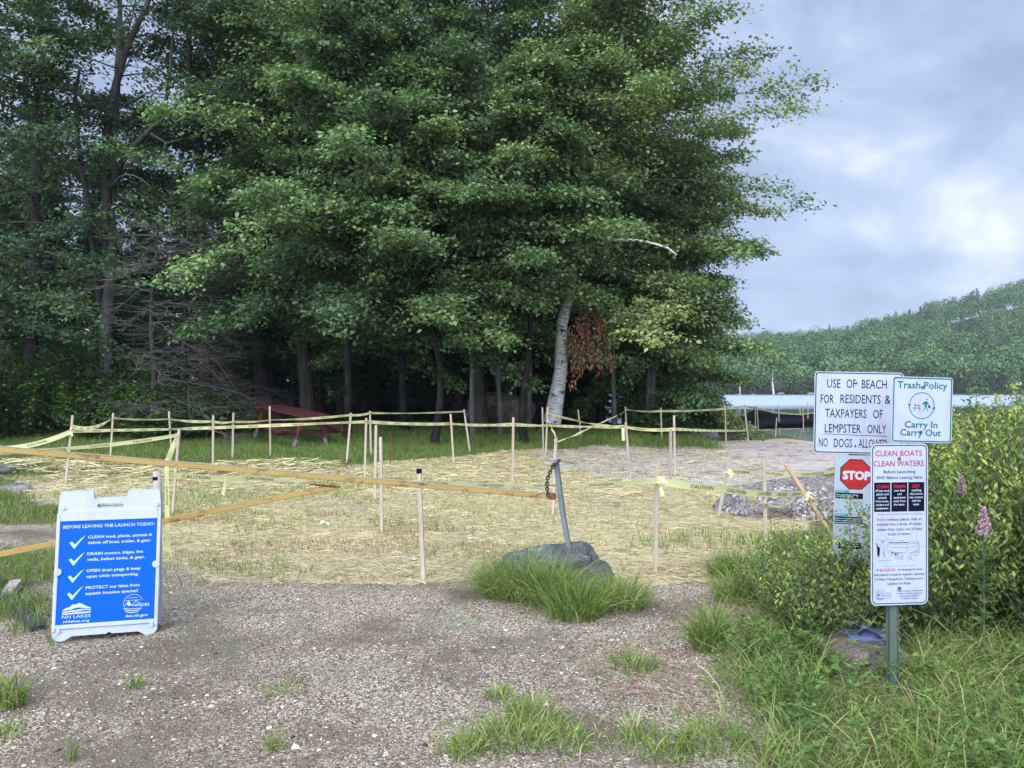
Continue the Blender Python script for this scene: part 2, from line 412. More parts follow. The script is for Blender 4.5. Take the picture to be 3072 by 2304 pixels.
mossy = g.ramp(g.noise(1.3, 6, .7), [(.52, 0), (.66, .55)])
grav = g.mix(mossy, grav, (.15, .17, .085))
# mulch
st1 = g.noise(26, 6, .75, stretch=(.35, 1.6, 1), dist=1.5)
strc = g.ramp(st1, [(.25, (.20, .155, .10)), (.45, (.37, .30, .165)), (.6, (.52, .43, .235)), (.8, (.65, .555, .335))])
strc = g.mix(g.ramp(g.noise(.55, 4, .6), [(.48, 0), (.66, .65)]), strc, g.ramp(st1, [(.3, (.17, .14, .10)), (.7, (.42, .37, .30))]))
strc = g.mix(g.ramp(g.noise(.8, 4, .6), [(.60, 0), (.72, .4)]), strc, (.34, .40, .30))
# sand with netting
sn = g.noise(7, 6, .7, stretch=(.5, 2.0, 1)); sandc = g.ramp(sn, [(.3, (.29, .245, .205)), (.55, (.43, .375, .33)), (.75, (.55, .50, .45))])
# soil under grass
soil = g.ramp(g.noise(3, 6, .7), [(.3, (.055, .06, .022)), (.6, (.11, .115, .045)), (.8, (.20, .17, .10))])
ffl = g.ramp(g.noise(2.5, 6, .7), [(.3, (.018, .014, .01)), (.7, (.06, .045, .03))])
nz = g.math('MULTIPLY', g.math('SUBTRACT', g.noise(9, 5, .7), .5), .8)
def mask(a): return g.ramp(g.math('ADD', g.attr(a), nz), [(.38, 0), (.62, 1)])
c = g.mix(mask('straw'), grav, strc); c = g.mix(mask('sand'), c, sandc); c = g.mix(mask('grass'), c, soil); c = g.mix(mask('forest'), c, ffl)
hgt = g.math('ADD', g.math('MULTIPLY', vd, -1.), g.math('MULTIPLY', st1, .5))
g.bump(hgt, .6, .012)
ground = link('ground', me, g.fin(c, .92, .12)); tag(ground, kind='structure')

# ------------------------------------------------------------------ lake and far hill
lk = npmesh([(-60, 26, WATER_Z), (500, 26, WATER_Z), (500, 260, WATER_Z), (-60, 260, WATER_Z)], [(0, 1, 2, 3)])
g = G('lake_water'); sep = g.n('ShaderNodeSeparateXYZ'); g.l(g.co.outputs['Object'], sep.inputs[0])
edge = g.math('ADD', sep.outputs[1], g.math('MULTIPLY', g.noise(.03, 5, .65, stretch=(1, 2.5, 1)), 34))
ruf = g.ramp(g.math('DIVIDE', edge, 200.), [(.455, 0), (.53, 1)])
wv = g.noise(1.2, 4, .6, stretch=(.6, 1.6, 1))
bp = g.n('ShaderNodeBump'); bp.inputs['Distance'].default_value = .35
g.l(g.math('ADD', g.math('MULTIPLY', ruf, .10), .03), bp.inputs['Strength']); g.l(wv, bp.inputs['Height']); g.l(bp.outputs[0], g.b.inputs['Normal'])
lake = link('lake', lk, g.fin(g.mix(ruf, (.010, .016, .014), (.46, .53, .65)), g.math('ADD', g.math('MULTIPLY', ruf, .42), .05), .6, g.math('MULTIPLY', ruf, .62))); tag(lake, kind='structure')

def hill_z(x, y):
    sh = 166+6*np.sin(x*.03)
    up = ss(0, 1, (y-sh)/6)*1.6
    px = x/np.maximum(y, 1)*F+1536
    top = np.interp(px, [1500, 2150, 2300, 2500, 2700, 2900, 3072, 3500], [12, 12, 13.5, 15.5, 21.5, 30, 36, 46])
    return WATER_Z-1.2+up+top*ss(0, 1, (y-sh-8)/170.)
hx = np.arange(10, 420, 5.); hy = np.concatenate([np.arange(158, 200, 3.), np.arange(200, 520, 10.)])
HX, HY = np.meshgrid(hx, hy); hi = np.arange(HX.size).reshape(HX.shape)
me = npmesh(np.stack([HX.ravel(), HY.ravel(), hill_z(HX.ravel(), HY.ravel())], 1),
            np.stack([hi[:-1, :-1].ravel(), hi[:-1, 1:].ravel(), hi[1:, 1:].ravel(), hi[1:, :-1].ravel()], 1), smooth=True)
hill = link('hill', me, simple('hill_floor', (.06, .065, .035), .9, .1)); tag(hill, kind='structure')

# ------------------------------------------------------------------ foliage builders
def quads_mesh(Q, tint):
    Q = np.asarray(Q, np.float32); n = len(Q)
    return npmesh(Q.reshape(-1, 3), np.arange(n*4).reshape(n, 4), face_attr=dict(tint=tint))

def leaf_quads(rs, p, axis, nrm, L, Wd):
    """p base points, axis unit, nrm approx normals -> (n,4,3)"""
    b = np.cross(nrm, axis); b /= np.linalg.norm(b, axis=1, keepdims=True)+1e-9
    L = L[:, None]; Wd = Wd[:, None]
    up = np.cross(axis, b)
    m = p+axis*L*.45
    return np.stack([p, m+b*Wd*.5+up*Wd*.12, p+axis*L-up*L*.10, m-b*Wd*.5+up*Wd*.12], 1)

def unit(v): return v/(np.linalg.norm(v, axis=-1, keepdims=True)+1e-9)

def interp_path(path, t):
    path = np.asarray(path, float); n = len(path)-1
    f = np.clip(np.asarray(t)*n, 0, n-1e-6); i = f.astype(int); f = (f-i)
    return path[i]*(1-f)[..., None]+path[i+1]*f[..., None]

class Tubes:
    def __init__(s): s.V = []; s.F = []; s.n = 0
    def add(s, pts, rads, k=5):
        pts = np.asarray(pts, float); m = len(pts); rads = np.asarray(rads, float)
        t = unit(np.gradient(pts, axis=0)); ref = np.array([.3, .25, 1.]); ref = ref/np.linalg.norm(ref)
        xx = np.cross(t, ref); bad = np.linalg.norm(xx, axis=1) < .1
        xx[bad] = np.cross(t[bad], [1, 0, 0]); xx = unit(xx); yy = np.cross(t, xx)
        a = np.arange(k)*2*np.pi/k
        V = pts[:, None]+(xx[:, None]*np.cos(a)[None, :, None]+yy[:, None]*np.sin(a)[None, :, None])*rads[:, None, None]
        i = np.arange(m*k).reshape(m, k)+s.n; j = np.roll(i, -1, axis=1)
        s.V.append(V.reshape(-1, 3)); s.F.append(np.stack([i[:-1].ravel(), j[:-1].ravel(), j[1:].ravel(), i[1:].ravel()], 1)); s.n += m*k
    def mesh(s): return npmesh(np.concatenate(s.V), np.concatenate(s.F), smooth=True)

def tree_data(seed, path, r0, zb, Rx, prof='round', limbs=46, twigs=13, leaves=42, L=.105, W=.062,
              droop=.25, el=(2, 58), need=False, bare=0., updir=1.0, spread=.17, lrad=.2):
    """path: trunk polyline (local). Rx(az)->crown radius. returns (trunk mesh, crown mesh)"""
    rs = RS(seed); T = Tubes()
    path = np.asarray(path, float); H = path[-1][2]
    tt = np.linspace(0, 1, 16); tp = interp_path(path, tt)+np.concatenate([np.zeros((1, 3)), rs.normal(0, .03, (15, 3))])
    T.add(tp, r0*(1-.93*tt)+r0*.45*np.exp(-tt*26), 9)
    Q = []; TI = []
    for i in range(limbs):
        t = ((i+rs.rand())/limbs)**.9; h = zb+(H*.985-zb)*t
        o = interp_path(path, np.array([h/H]))[0]; az = i*2.39996+rs.normal(0, .35)
        if prof == 'round': pf = (1-t**2.4)*(.62+.38*min(1, t*5))+.06
        elif prof == 'birch': pf = (1-.72*t**1.5)*(.8+.2*min(1, t*6))
        elif prof == 'cone': pf = (1-t)**.85+.05
        else: pf = (1-t**4)*(.8+.2*min(1, t*5))+.08
        Ln = Rx(az)*pf*rs.uniform(.6, 1.18); e0 = R(el[0]+(el[1]-el[0])*t+rs.normal(0, 9))
        hd = np.array([math.cos(az), math.sin(az), 0]); s = np.linspace(0, 1, 7)
        lp = o+hd*(Ln*s*math.cos(e0))[:, None]; lp[:, 2] += Ln*s*math.sin(e0)-droop*Ln*s*s
        side = np.array([-hd[1], hd[0], 0]); lp += side*(rs.normal(0, .16)*Ln*s*s)[:, None]
        lr = max(.010, r0*lrad*(1-t*.75)); T.add(lp, lr*(1-.88*s), 5)
        if rs.rand() < bare: continue
        ltint = rs.normal(0, .17)
        for j in range(twigs):
            sj = .05+.95*(j+rs.rand())/twigs; b0 = interp_path(lp, np.array([sj]))[0]
            a2 = rs.choice([-1, 1])*R(rs.uniform(15, 80))
            d = hd*math.cos(a2)+side*math.sin(a2); d[2] = math.sin(e0)*.4+rs.normal(-.05, .28); d = d/np.linalg.norm(d)
            tl = max(.45, Ln*.34*(1.25-sj))*rs.uniform(.7, 1.2)
            u = rs.rand(leaves)**.75
            c = b0+d*(tl*u)[:, None]; c[:, 2] -= .22*tl*u*u
            c += rs.normal(0, spread, (leaves, 3))*np.array([1, 1, .42])
            if j % 2 == 0: T.add(np.stack([b0, b0+d*tl*.55, b0+d*tl-np.array([0, 0, .2*tl])]), [.012, .008, .004], 3)
            nr = unit(rs.normal(0, .42, (leaves, 3))+np.array([0, 0, updir])+hd*.25)
            ax = unit(d*.5+rs.normal(0, .6, (leaves, 3))-np.array([0, 0, .35])); ax = unit(ax-nr*(ax*nr).sum(1, keepdims=True)*.8)
            sz = rs.uniform(.5, 1.35, leaves)
            Q.append(leaf_quads(rs, c, ax, nr, L*sz, W*sz)); TI.append(np.clip(.42+ltint+rs.normal(0, .06)+rs.normal(0, .15, leaves), 0, 1))
    return T, (np.concatenate(Q), np.concatenate(TI)) if Q else None

def make_tree(name, label, loc, data, leafm, barkm, group=None, rotz=0, scale=1, cat='tree', crown='crown'):
    T, lf = data
    t = thing(name, label, cat, loc, (0, 0, rotz), group); t.scale = (scale,)*3
    me = T.mesh(); o = link('trunk', me, barkm, t)
    if isinstance(barkm, tuple):      # pale trunk, dark limbs
        mi = np.ones(len(me.polygons), np.int32); mi[:len(T.F[0])] = 0; me.polygons.foreach_set('material_index', mi)
    if lf is not None: link(crown, quads_mesh(*lf), leafm, t)
    return t

def copy_tree(src, loc, rotz, scale, label, group=None):
    r = src.copy(); COL.objects.link(r); r.location = loc; r.rotation_euler = (0, 0, rotz); r.scale = (scale if hasattr(scale, '__len__') else (scale,)*3)
    r['label'] = label
    if group: r['group'] = group
    elif 'group' in r: del r['group']
    for ch in list(src.children):
        c = ch.copy(); COL.objects.link(c); c.parent = r
        for g2 in list(ch.children):
            d = g2.copy(); COL.objects.link(d); d.parent = c
    return r

def straight(H, lean=(0, 0), wob=.25, seed=0):
    rs = RS(seed+999); n = 6
    return [(lean[0]*k/n+rs.normal(0, wob)*(k > 0)*.3, lean[1]*k/n+rs.normal(0, wob)*(k > 0)*.3, H*k/n) for k in range(n+1)]

def at(px, d, dz=-.1):
    x_ = (px-1536)/F*d; return Vector((x_, d, gz1(x_, d)+dz))

# ---- leaning birch by the water
bpth = [(1656, 1268, 20.4), (1690, 1000, 20.3), (1712, 860, 20.2), (1735, 700, 20.1), (1785, 540, 20), (1824, 420, 20), (1850, 250, 19.9), (1868, 90, 19.9), (1885, -90, 19.9), (1900, -280, 20)]
base = P(*bpth[0]); pth = [tuple(P(*q)-base) for q in bpth]
def Rb(az): return 4.0+1.9*max(0, math.cos(az-.2))-.5*max(0, -math.cos(az))
d_ = tree_data(11, pth, .17, 3.9, Rb, 'birch', 76, 19, 62, .102, .070, .24, (-6, 50), spread=.2, lrad=.085)
birch = make_tree('birch_tree', 'tall white-barked birch leaning right with its crown hanging over the lake', base, d_, M['leaf_birch'], (M['birch'], M['bark_pale']))

# ---- front row of broadleaf trees
FR = [ # px, depth, H, R, zb, seed, label, leaf, bark, prof, kw
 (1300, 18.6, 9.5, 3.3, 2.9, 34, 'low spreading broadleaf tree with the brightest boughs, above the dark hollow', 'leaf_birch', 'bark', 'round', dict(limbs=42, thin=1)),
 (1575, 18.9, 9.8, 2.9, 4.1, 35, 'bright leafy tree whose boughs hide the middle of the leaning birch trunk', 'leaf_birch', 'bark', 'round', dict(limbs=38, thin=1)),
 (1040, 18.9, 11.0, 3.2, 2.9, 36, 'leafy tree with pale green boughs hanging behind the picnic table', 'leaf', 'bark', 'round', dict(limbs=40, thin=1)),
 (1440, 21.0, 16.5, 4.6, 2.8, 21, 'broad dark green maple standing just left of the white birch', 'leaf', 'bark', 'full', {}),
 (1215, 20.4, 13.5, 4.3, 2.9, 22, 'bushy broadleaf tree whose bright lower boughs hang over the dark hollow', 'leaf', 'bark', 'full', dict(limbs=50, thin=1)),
 (930, 21.5, 15.5, 4.6, 2.6, 23, 'full green broadleaf tree rising behind the right end of the picnic table', 'leaf', 'bark', 'full', {}),
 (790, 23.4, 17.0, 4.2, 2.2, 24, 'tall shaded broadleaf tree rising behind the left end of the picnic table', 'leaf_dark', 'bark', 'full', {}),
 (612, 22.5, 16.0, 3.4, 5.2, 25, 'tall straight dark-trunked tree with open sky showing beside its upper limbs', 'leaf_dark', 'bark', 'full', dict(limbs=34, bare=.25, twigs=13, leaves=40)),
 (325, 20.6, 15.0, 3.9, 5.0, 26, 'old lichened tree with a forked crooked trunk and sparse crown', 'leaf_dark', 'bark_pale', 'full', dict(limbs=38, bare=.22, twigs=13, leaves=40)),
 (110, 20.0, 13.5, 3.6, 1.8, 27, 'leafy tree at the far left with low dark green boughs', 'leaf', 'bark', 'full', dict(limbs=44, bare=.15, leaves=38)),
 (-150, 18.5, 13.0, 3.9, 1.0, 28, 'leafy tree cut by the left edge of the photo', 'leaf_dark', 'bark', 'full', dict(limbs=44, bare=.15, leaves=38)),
 (1950, 22.6, 12.5, 3.9, 1.8, 29, 'green tree filling the gap to the right of the white birch', 'leaf_birch', 'bark_pale', 'full', dict(limbs=50)),
 (2000, 23.6, 8.8, 2.7, 1.0, 30, 'lower leafy tree with boughs sweeping down beside the silt fence', 'leaf', 'bark_pale', 'round', dict(limbs=50)),
 (2040, 25.0, 5.6, 1.5, .2, 31, 'small leafy tree at the right end of the wood above the water', 'leaf', 'bark', 'round', dict(limbs=40)),
]
for (px, d, H, Rr, zb, sd_, lab, lm, bm_, pf, kw) in FR:
    rs = RS(sd_); ph = rs.rand(3)*6.28
    def Rf(az, Rr=Rr, ph=ph): return Rr*(1+.16*math.sin(az*2+ph[0])+.12*math.sin(az*3+ph[1]))
    k = dict(limbs=46, twigs=24, leaves=68, L=.115, W=.078, droop=.34); k.update(kw); thin = k.pop('thin', 0)
    dt = tree_data(sd_, straight(H, (rs.normal(0, .5), rs.normal(0, .4)), .3, sd_), (.055+H*.004) if thin else .11+H*.006, zb, Rf, pf, **k)
    make_tree('broadleaf_tree', lab, at(px, d), dt, M[lm], M['bark_shaded'] if thin else M[bm_])  # thin front trunks get the bark with shade in its colour

# ---- slim trunks in front of the shade
slim = tree_data(41, straight(9, (.3, 0), .2, 41), .075, 2.6, lambda a: 2.1, 'round', 30, 12, 40, .12, .08)
st_ = make_tree('slender_tree', 'slim mottled trunk just left of the large leaning birch', at(1585, 21.6), slim, M['leaf'], M['bark_pale'])
SL = [(1418, 19.8, .9, 'slim mossy trunk behind the tape left of the shaded boulder', 1.2), (1505, 20.6, 1.0, 'slim speckled trunk beside the shaded boulder', 2.2),
      (1845, 21.8, .95, 'slim trunk right of the hanging brown branch', 3.1), (1940, 22.4, .9, 'thin trunk among low greenery near the right end of the wood', 4.4)]
for (px, d, s_, lab, rz) in SL: copy_tree(st_, at(px, d), rz, s_, lab)

# ---- deep wood: conifers and dark broadleaf trees
con = tree_data(51, straight(15, (.1, .1), .1, 51), .17, 1.1, lambda a: 3.1, 'cone', 74, 9, 34, .20, .07, .22, (-8, 18), spread=.12)
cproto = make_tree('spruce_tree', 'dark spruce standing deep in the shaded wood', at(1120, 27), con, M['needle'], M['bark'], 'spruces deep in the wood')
dk = tree_data(52, straight(16, (.3, .2), .2, 52), .2, 1.6, lambda a: 4.2, 'full', 50, 12, 36, .15, .10)
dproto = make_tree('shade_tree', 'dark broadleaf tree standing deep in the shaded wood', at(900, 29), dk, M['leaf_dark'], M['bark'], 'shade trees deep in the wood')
rs = RS(77); k = 0
for d, n in ((26, 9), (30, 10), (35, 11), (41, 12), (48, 12)):
    for i in range(n):
        xx = -.72*d+(i+rs.rand())*(.72*d+5.0)/n
        px = xx/d*F+1536
        if xx > 4.6: continue
        if 380 < px < 760 and d < 34 and rs.rand() < .8: continue      # the thin place where sky shows
        sc = rs.uniform(.8, 1.15); src, lab, gr = ((cproto, 'dark spruce standing deep in the shaded wood', 'spruces deep in the wood') if (k % 2 or 380 < px < 720)
            else (dproto, 'dark broadleaf tree standing deep in the shaded wood', 'shade trees deep in the wood'))
        if px < 760: sc *= .62 if px > 250 else .74
        copy_tree(src, Vector((xx, d+rs.uniform(-1.5, 1.5), gz1(xx, d)-.15)), rs.rand()*6.28, (sc, sc, sc*rs.uniform(.9, 1.2)), lab, gr); k += 1

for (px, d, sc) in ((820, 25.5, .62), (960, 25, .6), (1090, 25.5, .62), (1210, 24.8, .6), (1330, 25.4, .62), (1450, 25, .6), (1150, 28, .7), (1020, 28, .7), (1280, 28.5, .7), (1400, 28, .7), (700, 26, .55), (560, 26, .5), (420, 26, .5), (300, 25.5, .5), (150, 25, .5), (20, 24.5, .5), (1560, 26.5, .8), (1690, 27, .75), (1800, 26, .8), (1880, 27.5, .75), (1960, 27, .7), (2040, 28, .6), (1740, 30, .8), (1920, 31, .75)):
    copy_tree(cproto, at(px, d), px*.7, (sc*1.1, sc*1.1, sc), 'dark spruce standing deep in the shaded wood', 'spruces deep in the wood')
# ---- bare dead spruce skeletons at the left
def dead_spruce(seed, H, Rr):
    rs = RS(seed); T = Tubes(); path = straight(H, (.1, .1), .1, seed); T.add(interp_path(path, np.linspace(0, 1, 10)), .10*(1-.8*np.linspace(0, 1, 10)), 7)
    B = Tubes()
    for i in range(int(H*11)):
        h = rs.uniform(.5, H*.97); o = interp_path(path, np.array([h/H]))[0]; az = rs.normal(-.35, 1.0) if rs.rand() < .75 else rs.rand()*6.28; Ln = 1.3*Rr*(1-.6*h/H)*rs.uniform(.25, 1.3)
        hd = np.array([math.cos(az), math.sin(az), 0]); s = np.linspace(0, 1, 6); lp = o+hd*(Ln*s)[:, None]; lp[:, 2] += rs.normal(.05, .22)*Ln*s-rs.uniform(.1, .55)*Ln*s**2; lp[1:] += rs.normal(0, .05, (5, 3))
        B.add(lp, .012*(1-.8*s)+.002, 4); side = np.array([-hd[1], hd[0], 0])
        for j in range(24):
            sj = rs.uniform(.15, 1); b0 = interp_path(lp, np.array([sj]))[0]; dd = unit(hd*.7+side*rs.choice([-1, 1])*rs.uniform(.4, 1)+np.array([0, 0, rs.normal(-.1, .2)]))
            tl = Ln*.32*rs.uniform(.3, 1.4); B.add(np.stack([b0, b0+dd*tl*.5, b0+dd*tl+np.array([0, 0, .08*tl])]), [.006, .004, .002], 3)
    return T, B
for (px, d, H, Rr, sd_, lab) in ((452, 18.8, 5.6, 2.0, 61, 'bare dead spruce with grey drooping branches, nearest the grass at left'),
                                 (545, 19.6, 6.0, 2.1, 62, 'bare dead spruce with grey branches reaching toward the picnic table'),
                                 (640, 22.0, 5.0, 1.9, 63, 'low bare dead spruce tangled behind the picnic table end')):
    T, B = dead_spruce(sd_, H, Rr); t = thing('dead_spruce', lab, 'dead tree', at(px, d)); link('trunk', T.mesh(), M['bark'], t); link('branches', B.mesh(), M['twig'], t)

# ---- crooked limbs of the old forked tree, seen against the sky
def limb_obj(pts, r0, r1, parent):
    T = Tubes(); p = np.array([tuple(P(*q)-parent.location) for q in pts]); n = 14
    T.add(interp_path(p, np.linspace(0, 1, n)), np.linspace(r0, r1, n), 7); o = link('limb', T.mesh(), M['bark'], parent); return o
old = [o for o in COL.objects if o.get('label', '').startswith('old lichened')][0]
limb_obj([(322, 820, 20.5), (318, 520, 20.4), (320, 380, 20.4), (345, 260, 20.3), (380, 140, 20.2), (430, 40, 20), (470, -60, 20)], .15, .05, old)
limb_obj([(300, 920, 20.5), (270, 660, 20.1), (235, 440, 20), (225, 300, 20), (240, 200, 20)], .09, .03, old)
limb_obj([(330, 560, 20.3), (380, 460, 20), (440, 400, 19.8), (490, 350, 19.6), (510, 230, 19.5), (520, 90, 19.4)], .09, .03, old)
limb_obj([(490, 350, 19.6), (540, 300, 19.3), (600, 240, 19.2)], .05, .02, old)
limb_obj([(450, 400, 19.8), (500, 430, 19.5), (550, 415, 19.4)], .035, .012, old)
bt = [(1738, 745, 20.1), (1812, 724, 19.5), (1850, 718, 19.2), (1930, 722, 19.0), (2000, 742, 18.9), (2030, 765, 18.9)]
T = Tubes(); p = np.array([tuple(P(*q)-birch.location) for q in bt]); T.add(interp_path(p, np.linspace(0, 1, 12)), np.linspace(.05, .022, 12), 7); link('limb', T.mesh(), M['birch'], birch)

# ---- edge bushes
def bush_data(seed, H, Rr, stems=46, per=70, L=.085, W=.055, upright=.6, tipgrad=0., jit=.09, stw=.008, hr=(.7, 1.08)):
    rs = RS(seed); T = Tubes(); Q = []; TI = []
    for i in range(stems):
        az = rs.rand()*6.28; r = math.sqrt(rs.rand()); hh = H*(1-.45*r*r)*rs.uniform(*hr)
        end = np.array([math.cos(az)*r*Rr, math.sin(az)*r*Rr, hh]); b0 = np.array([end[0]*.25, end[1]*.25, 0])
        s = np.linspace(0, 1, 5); lp = b0+(end-b0)*s[:, None]; lp[:, :2] = b0[:2]+(end-b0)[:2]*(s**1.4)[:, None]
        T.add(lp, stw*(1-.7*s)+.001, 4); u = .12+.88*rs.rand(per)**.8; c = interp_path(lp, u)+rs.normal(0, jit, (per, 3))*np.array([1, 1, .6])
        out = unit(rs.normal(0, 1, (per, 3))*np.array([1, 1, .15])); ax = unit(out+np.array([0, 0, upright]))
        nr = unit(rs.normal(0, .35, (per, 3))+np.array([0, 0, 1.])-out*.5); sz = rs.uniform(.65, 1.2, per); st = rs.normal(0, .1)
        Q.append(leaf_quads(rs, c, ax, nr, L*sz, W*sz)); TI.append(np.clip(.38+st+rs.normal(0, .13, per)+tipgrad*np.clip((u-.8)/.2, 0, 1)*rs.uniform(.3, 1), 0, 1))
    return T, (np.concatenate(Q), np.concatenate(TI))
bA = bush_data(71, 2.2, 1.5, 60, 110, .10, .066); bB = bush_data(72, 1.6, 1.2, 46, 90, .10, .07); bC = bush_data(73, 1.0, .9, 34, 46, .17, .15, .3)
pa = make_tree('bush', 'large dark green bush at the far left edge of the wood', at(60, 18.8), bA, M['leaf_bush'], M['bark'], cat='bush', crown='foliage')
pb = make_tree('bush', 'rounded mid green bush left of the dead spruces', at(300, 19.0), bB, M['leaf_bush'], M['bark'], cat='bush', crown='foliage')
pc = make_tree('bush', 'low bush with big round leaves beside the left end of the picnic table', at(720, 19.4), bC, M['leaf_bush'], M['bark'], cat='bush', crown='foliage')
for (src, px, d, rz, sc, lab) in (
 (pa, -120, 18.0, 1, 1.2, 'large bush cut by the left edge of the photo'), (pa, 190, 19.6, 2.2, 1.15, 'tall bush below the lichened old tree, left of its trunk'),
 (pa, 400, 20.2, 3.3, .95, 'bush at the foot of the lichened old tree'), (pb, 430, 18.9, .7, 1., 'mid green bush under the dead spruce branches'),
 (pb, 540, 19.3, 4.1, 1.0, 'bush under the bare branches between the two dead spruces'), (pb, 640, 19.8, 5.2, .9, 'bush behind the left bench of the picnic table'),
 (pc, 590, 18.6, 2, 1., 'low round-leaved bush left of the picnic table'), (pc, 480, 18.3, 3, .9, 'low round-leaved bush at the edge of the grass'),
 (pb, 1960, 22.3, 1.5, .8, 'bush at the foot of the trees where the wood meets the sand'), (pb, 2005, 24.6, 2.5, .85, 'bush behind the left end of the silt fence'),
 (pa, 1990, 26.5, 0, .8, 'dense bush between the wood and the water'), (pc, 1950, 21.3, 1, .8, 'ferny low bush behind the tape beside the wood'),
 (pb, 1480, 21.8, 4, .6, 'small shaded bush beside the boulder in the wood')):
    copy_tree(src, at(px, d), rz, sc, lab)

# ---- broken-off branch with dead brown leaves
rs = RS(81); T = Tubes(); Q = []; TI = []
org = P(1758, 915, 18.9); dbr = thing('dead_branch', 'broken branch of red-brown dead leaves hanging beside the birch trunk', 'dead branch', org)
for (ex, ey, n) in ((1716, 1165, 130), (1742, 1130, 120), (1772, 1100, 100), (1800, 1125, 50), (1832, 1105, 90), (1815, 1000, 60), (1704, 1050, 70), (1752, 1010, 70), (1790, 950, 40)):
    e_ = np.array(tuple(P(ex, ey, 18.9+rs.normal(0, .15))-org)); s = np.linspace(0, 1, 7); lp = e_*s[:, None]; lp[:, 0] = e_[0]*np.sin(s*1.57)
    T.add(lp, .014*(1-.8*s)+.002, 4); u = .25+.75*rs.rand(n); c = interp_path(lp, u)+rs.normal(0, .055, (n, 3))
    ax = unit(rs.normal(0, .35, (n, 3))+np.array([0, 0, -1.])); nr = unit(rs.normal(0, 1, (n, 3)))
    Q.append(leaf_quads(rs, c, ax, nr, rs.uniform(.07, .12, n), rs.uniform(.025, .045, n))); TI.append(np.clip(rs.normal(.5, .2, n), 0, 1))
link('branch', T.mesh(), M['bark'], dbr); link('leaves', quads_mesh(np.concatenate(Q), np.concatenate(TI)), M['brownleaf'], dbr)

# ------------------------------------------------------------------ far forest across the lake
rs = RS(91); Q = []; TI = []; TT = Tubes()
def far_crown(c, r, h, n, con_):
    v = unit(rs.normal(0, 1, (n, 3))); v[:, 2] = np.abs(v[:, 2])*1.0-.25*(rs.rand(n) < .4)
    if con_:
        t = rs.rand(n)**1.5; a = rs.rand(n)*6.28; rr = (1-t)*r*.62*np.sqrt(rs.rand(n)*.6+.4)
        p = c+np.stack([np.cos(a)*rr, np.sin(a)*rr, h*(.1+.9*t)], 1); nr = unit(np.stack([np.cos(a), np.sin(a), np.full(n, .8)], 1)+rs.normal(0, .3, (n, 3)))
    else:
        lob = unit(rs.normal(0, 1, (7, 3))); lob[:, 2] = np.abs(lob[:, 2])
        k = rs.randint(0, 7, n); p = c+np.array([0, 0, h*.55])+(lob[k]*.5+v*.55)*np.array([r, r, h*.45]); nr = unit(v+rs.normal(0, .4, (n, 3))+np.array([0, 0, .4]))
    ax = unit(np.cross(nr, rs.normal(0, 1, (n, 3)))); sz = rs.uniform(.5, 1.3, n)*(.40 if con_ else .46)
    Q.append(leaf_quads(rs, p, ax, nr, sz*1.3, sz)); TI.append(np.clip(rs.normal(.48, .20)-(.28 if con_ else 0)+rs.normal(0, .14, n), 0, 1))
cnt = 0
for yy in np.concatenate([np.arange(169, 200, 4.5), np.arange(200, 370, 9.0)]):
    for px in np.arange(2020, 3150, 4.6*F/yy*(1.0 if yy < 200 else 1.35)):
        pxx = px+rs.uniform(-18, 18); xx = (pxx-1536)/F*yy; y2 = yy+rs.uniform(-3, 3)
        con_ = rs.rand() < (.26 if yy < 185 else .10); h = rs.uniform(8, 12.5) if yy < 200 else rs.uniform(8, 13)
        zz = float(hill_z(np.array(xx), np.array(y2)))-.4; c0 = np.array([xx, y2, zz])
        far_crown(c0, rs.uniform(3.0, 5.2), h, 520 if yy < 200 else 400, con_); cnt += 1
        if yy < 178: TT.add(np.array([c0, c0+[rs.normal(0, .3), 0, h*.8]]), [.12, .05], 4)
    
fo = link('far_woods', quads_mesh(np.concatenate(Q), np.concatenate(TI)), M['leaf_far']); tag(fo, kind='stuff')
link('trunks', TT.mesh(), M['bark'], fo)
for (px, y0, y1, d, lab) in ((2321, 1176, 1113, 168, 'bare white dead trunk on the far shore left of the beach sign'), (2812, 1150, 1068, 174, 'bare white dead trunk on the far shore above the green trash sign'),
                             (2222, 1180, 1120, 168, 'thin pale dead trunk on the far shore near the wood')):
    t = thing('dead_tree', lab, 'dead tree', P(px, y0, d)); T = Tubes(); a = Vector((0, 0, -.5)); b = P(px-3, y1, d)-P(px, y0, d); T.add(np.array([tuple(a), tuple((a+b)/2+Vector((-.15, 0, 0))), tuple(b)]), [.24, .17, .06], 6); link('trunk', T.mesh(), M['birch'], t)

# ------------------------------------------------------------------ rocks
def rock(name, label, loc, size, mat, seed, rz=0, sub=5, rough=.22, cat='boulder', group=None):
    bm = bmesh.new(); bmesh.ops.create_icosphere(bm, subdivisions=sub, radius=1)
    for v in bm.verts:
        p = v.co.copy(); n = mnoise.fractal(p*1.1+Vector((seed*7.3, seed*1.7, 0)), 1, 2.1, 5)+.35*abs(mnoise.noise(p*2.3+Vector((seed, 0, 0))))
        v.co = p*(1+rough*n)
        if v.co.z > .55: v.co.z = .55+(v.co.z-.55)*.5
        v.co = Vector((v.co.x*size[0], v.co.y*size[1], v.co.z*size[2]))
    me = bpy.data.meshes.new(name); bm.to_mesh(me); bm.free(); me.polygons.foreach_set('use_smooth', np.ones(len(me.polygons), bool))
    o = link(name, me, mat); o.location = loc; o.rotation_euler = (0, 0, rz); return tag(o, label, cat, group)
h = hit(1690, 1790); B1 = Vector((P(1668, 0, h.y+.35).x, h.y+.35, gz1(h.x, h.y)+.02))
rock('boulder', 'blue-grey lichened boulder in the grass tussock at the foot of the chain post', B1, (.44, .32, .35), M['rock'], 12, .35, rough=.34)
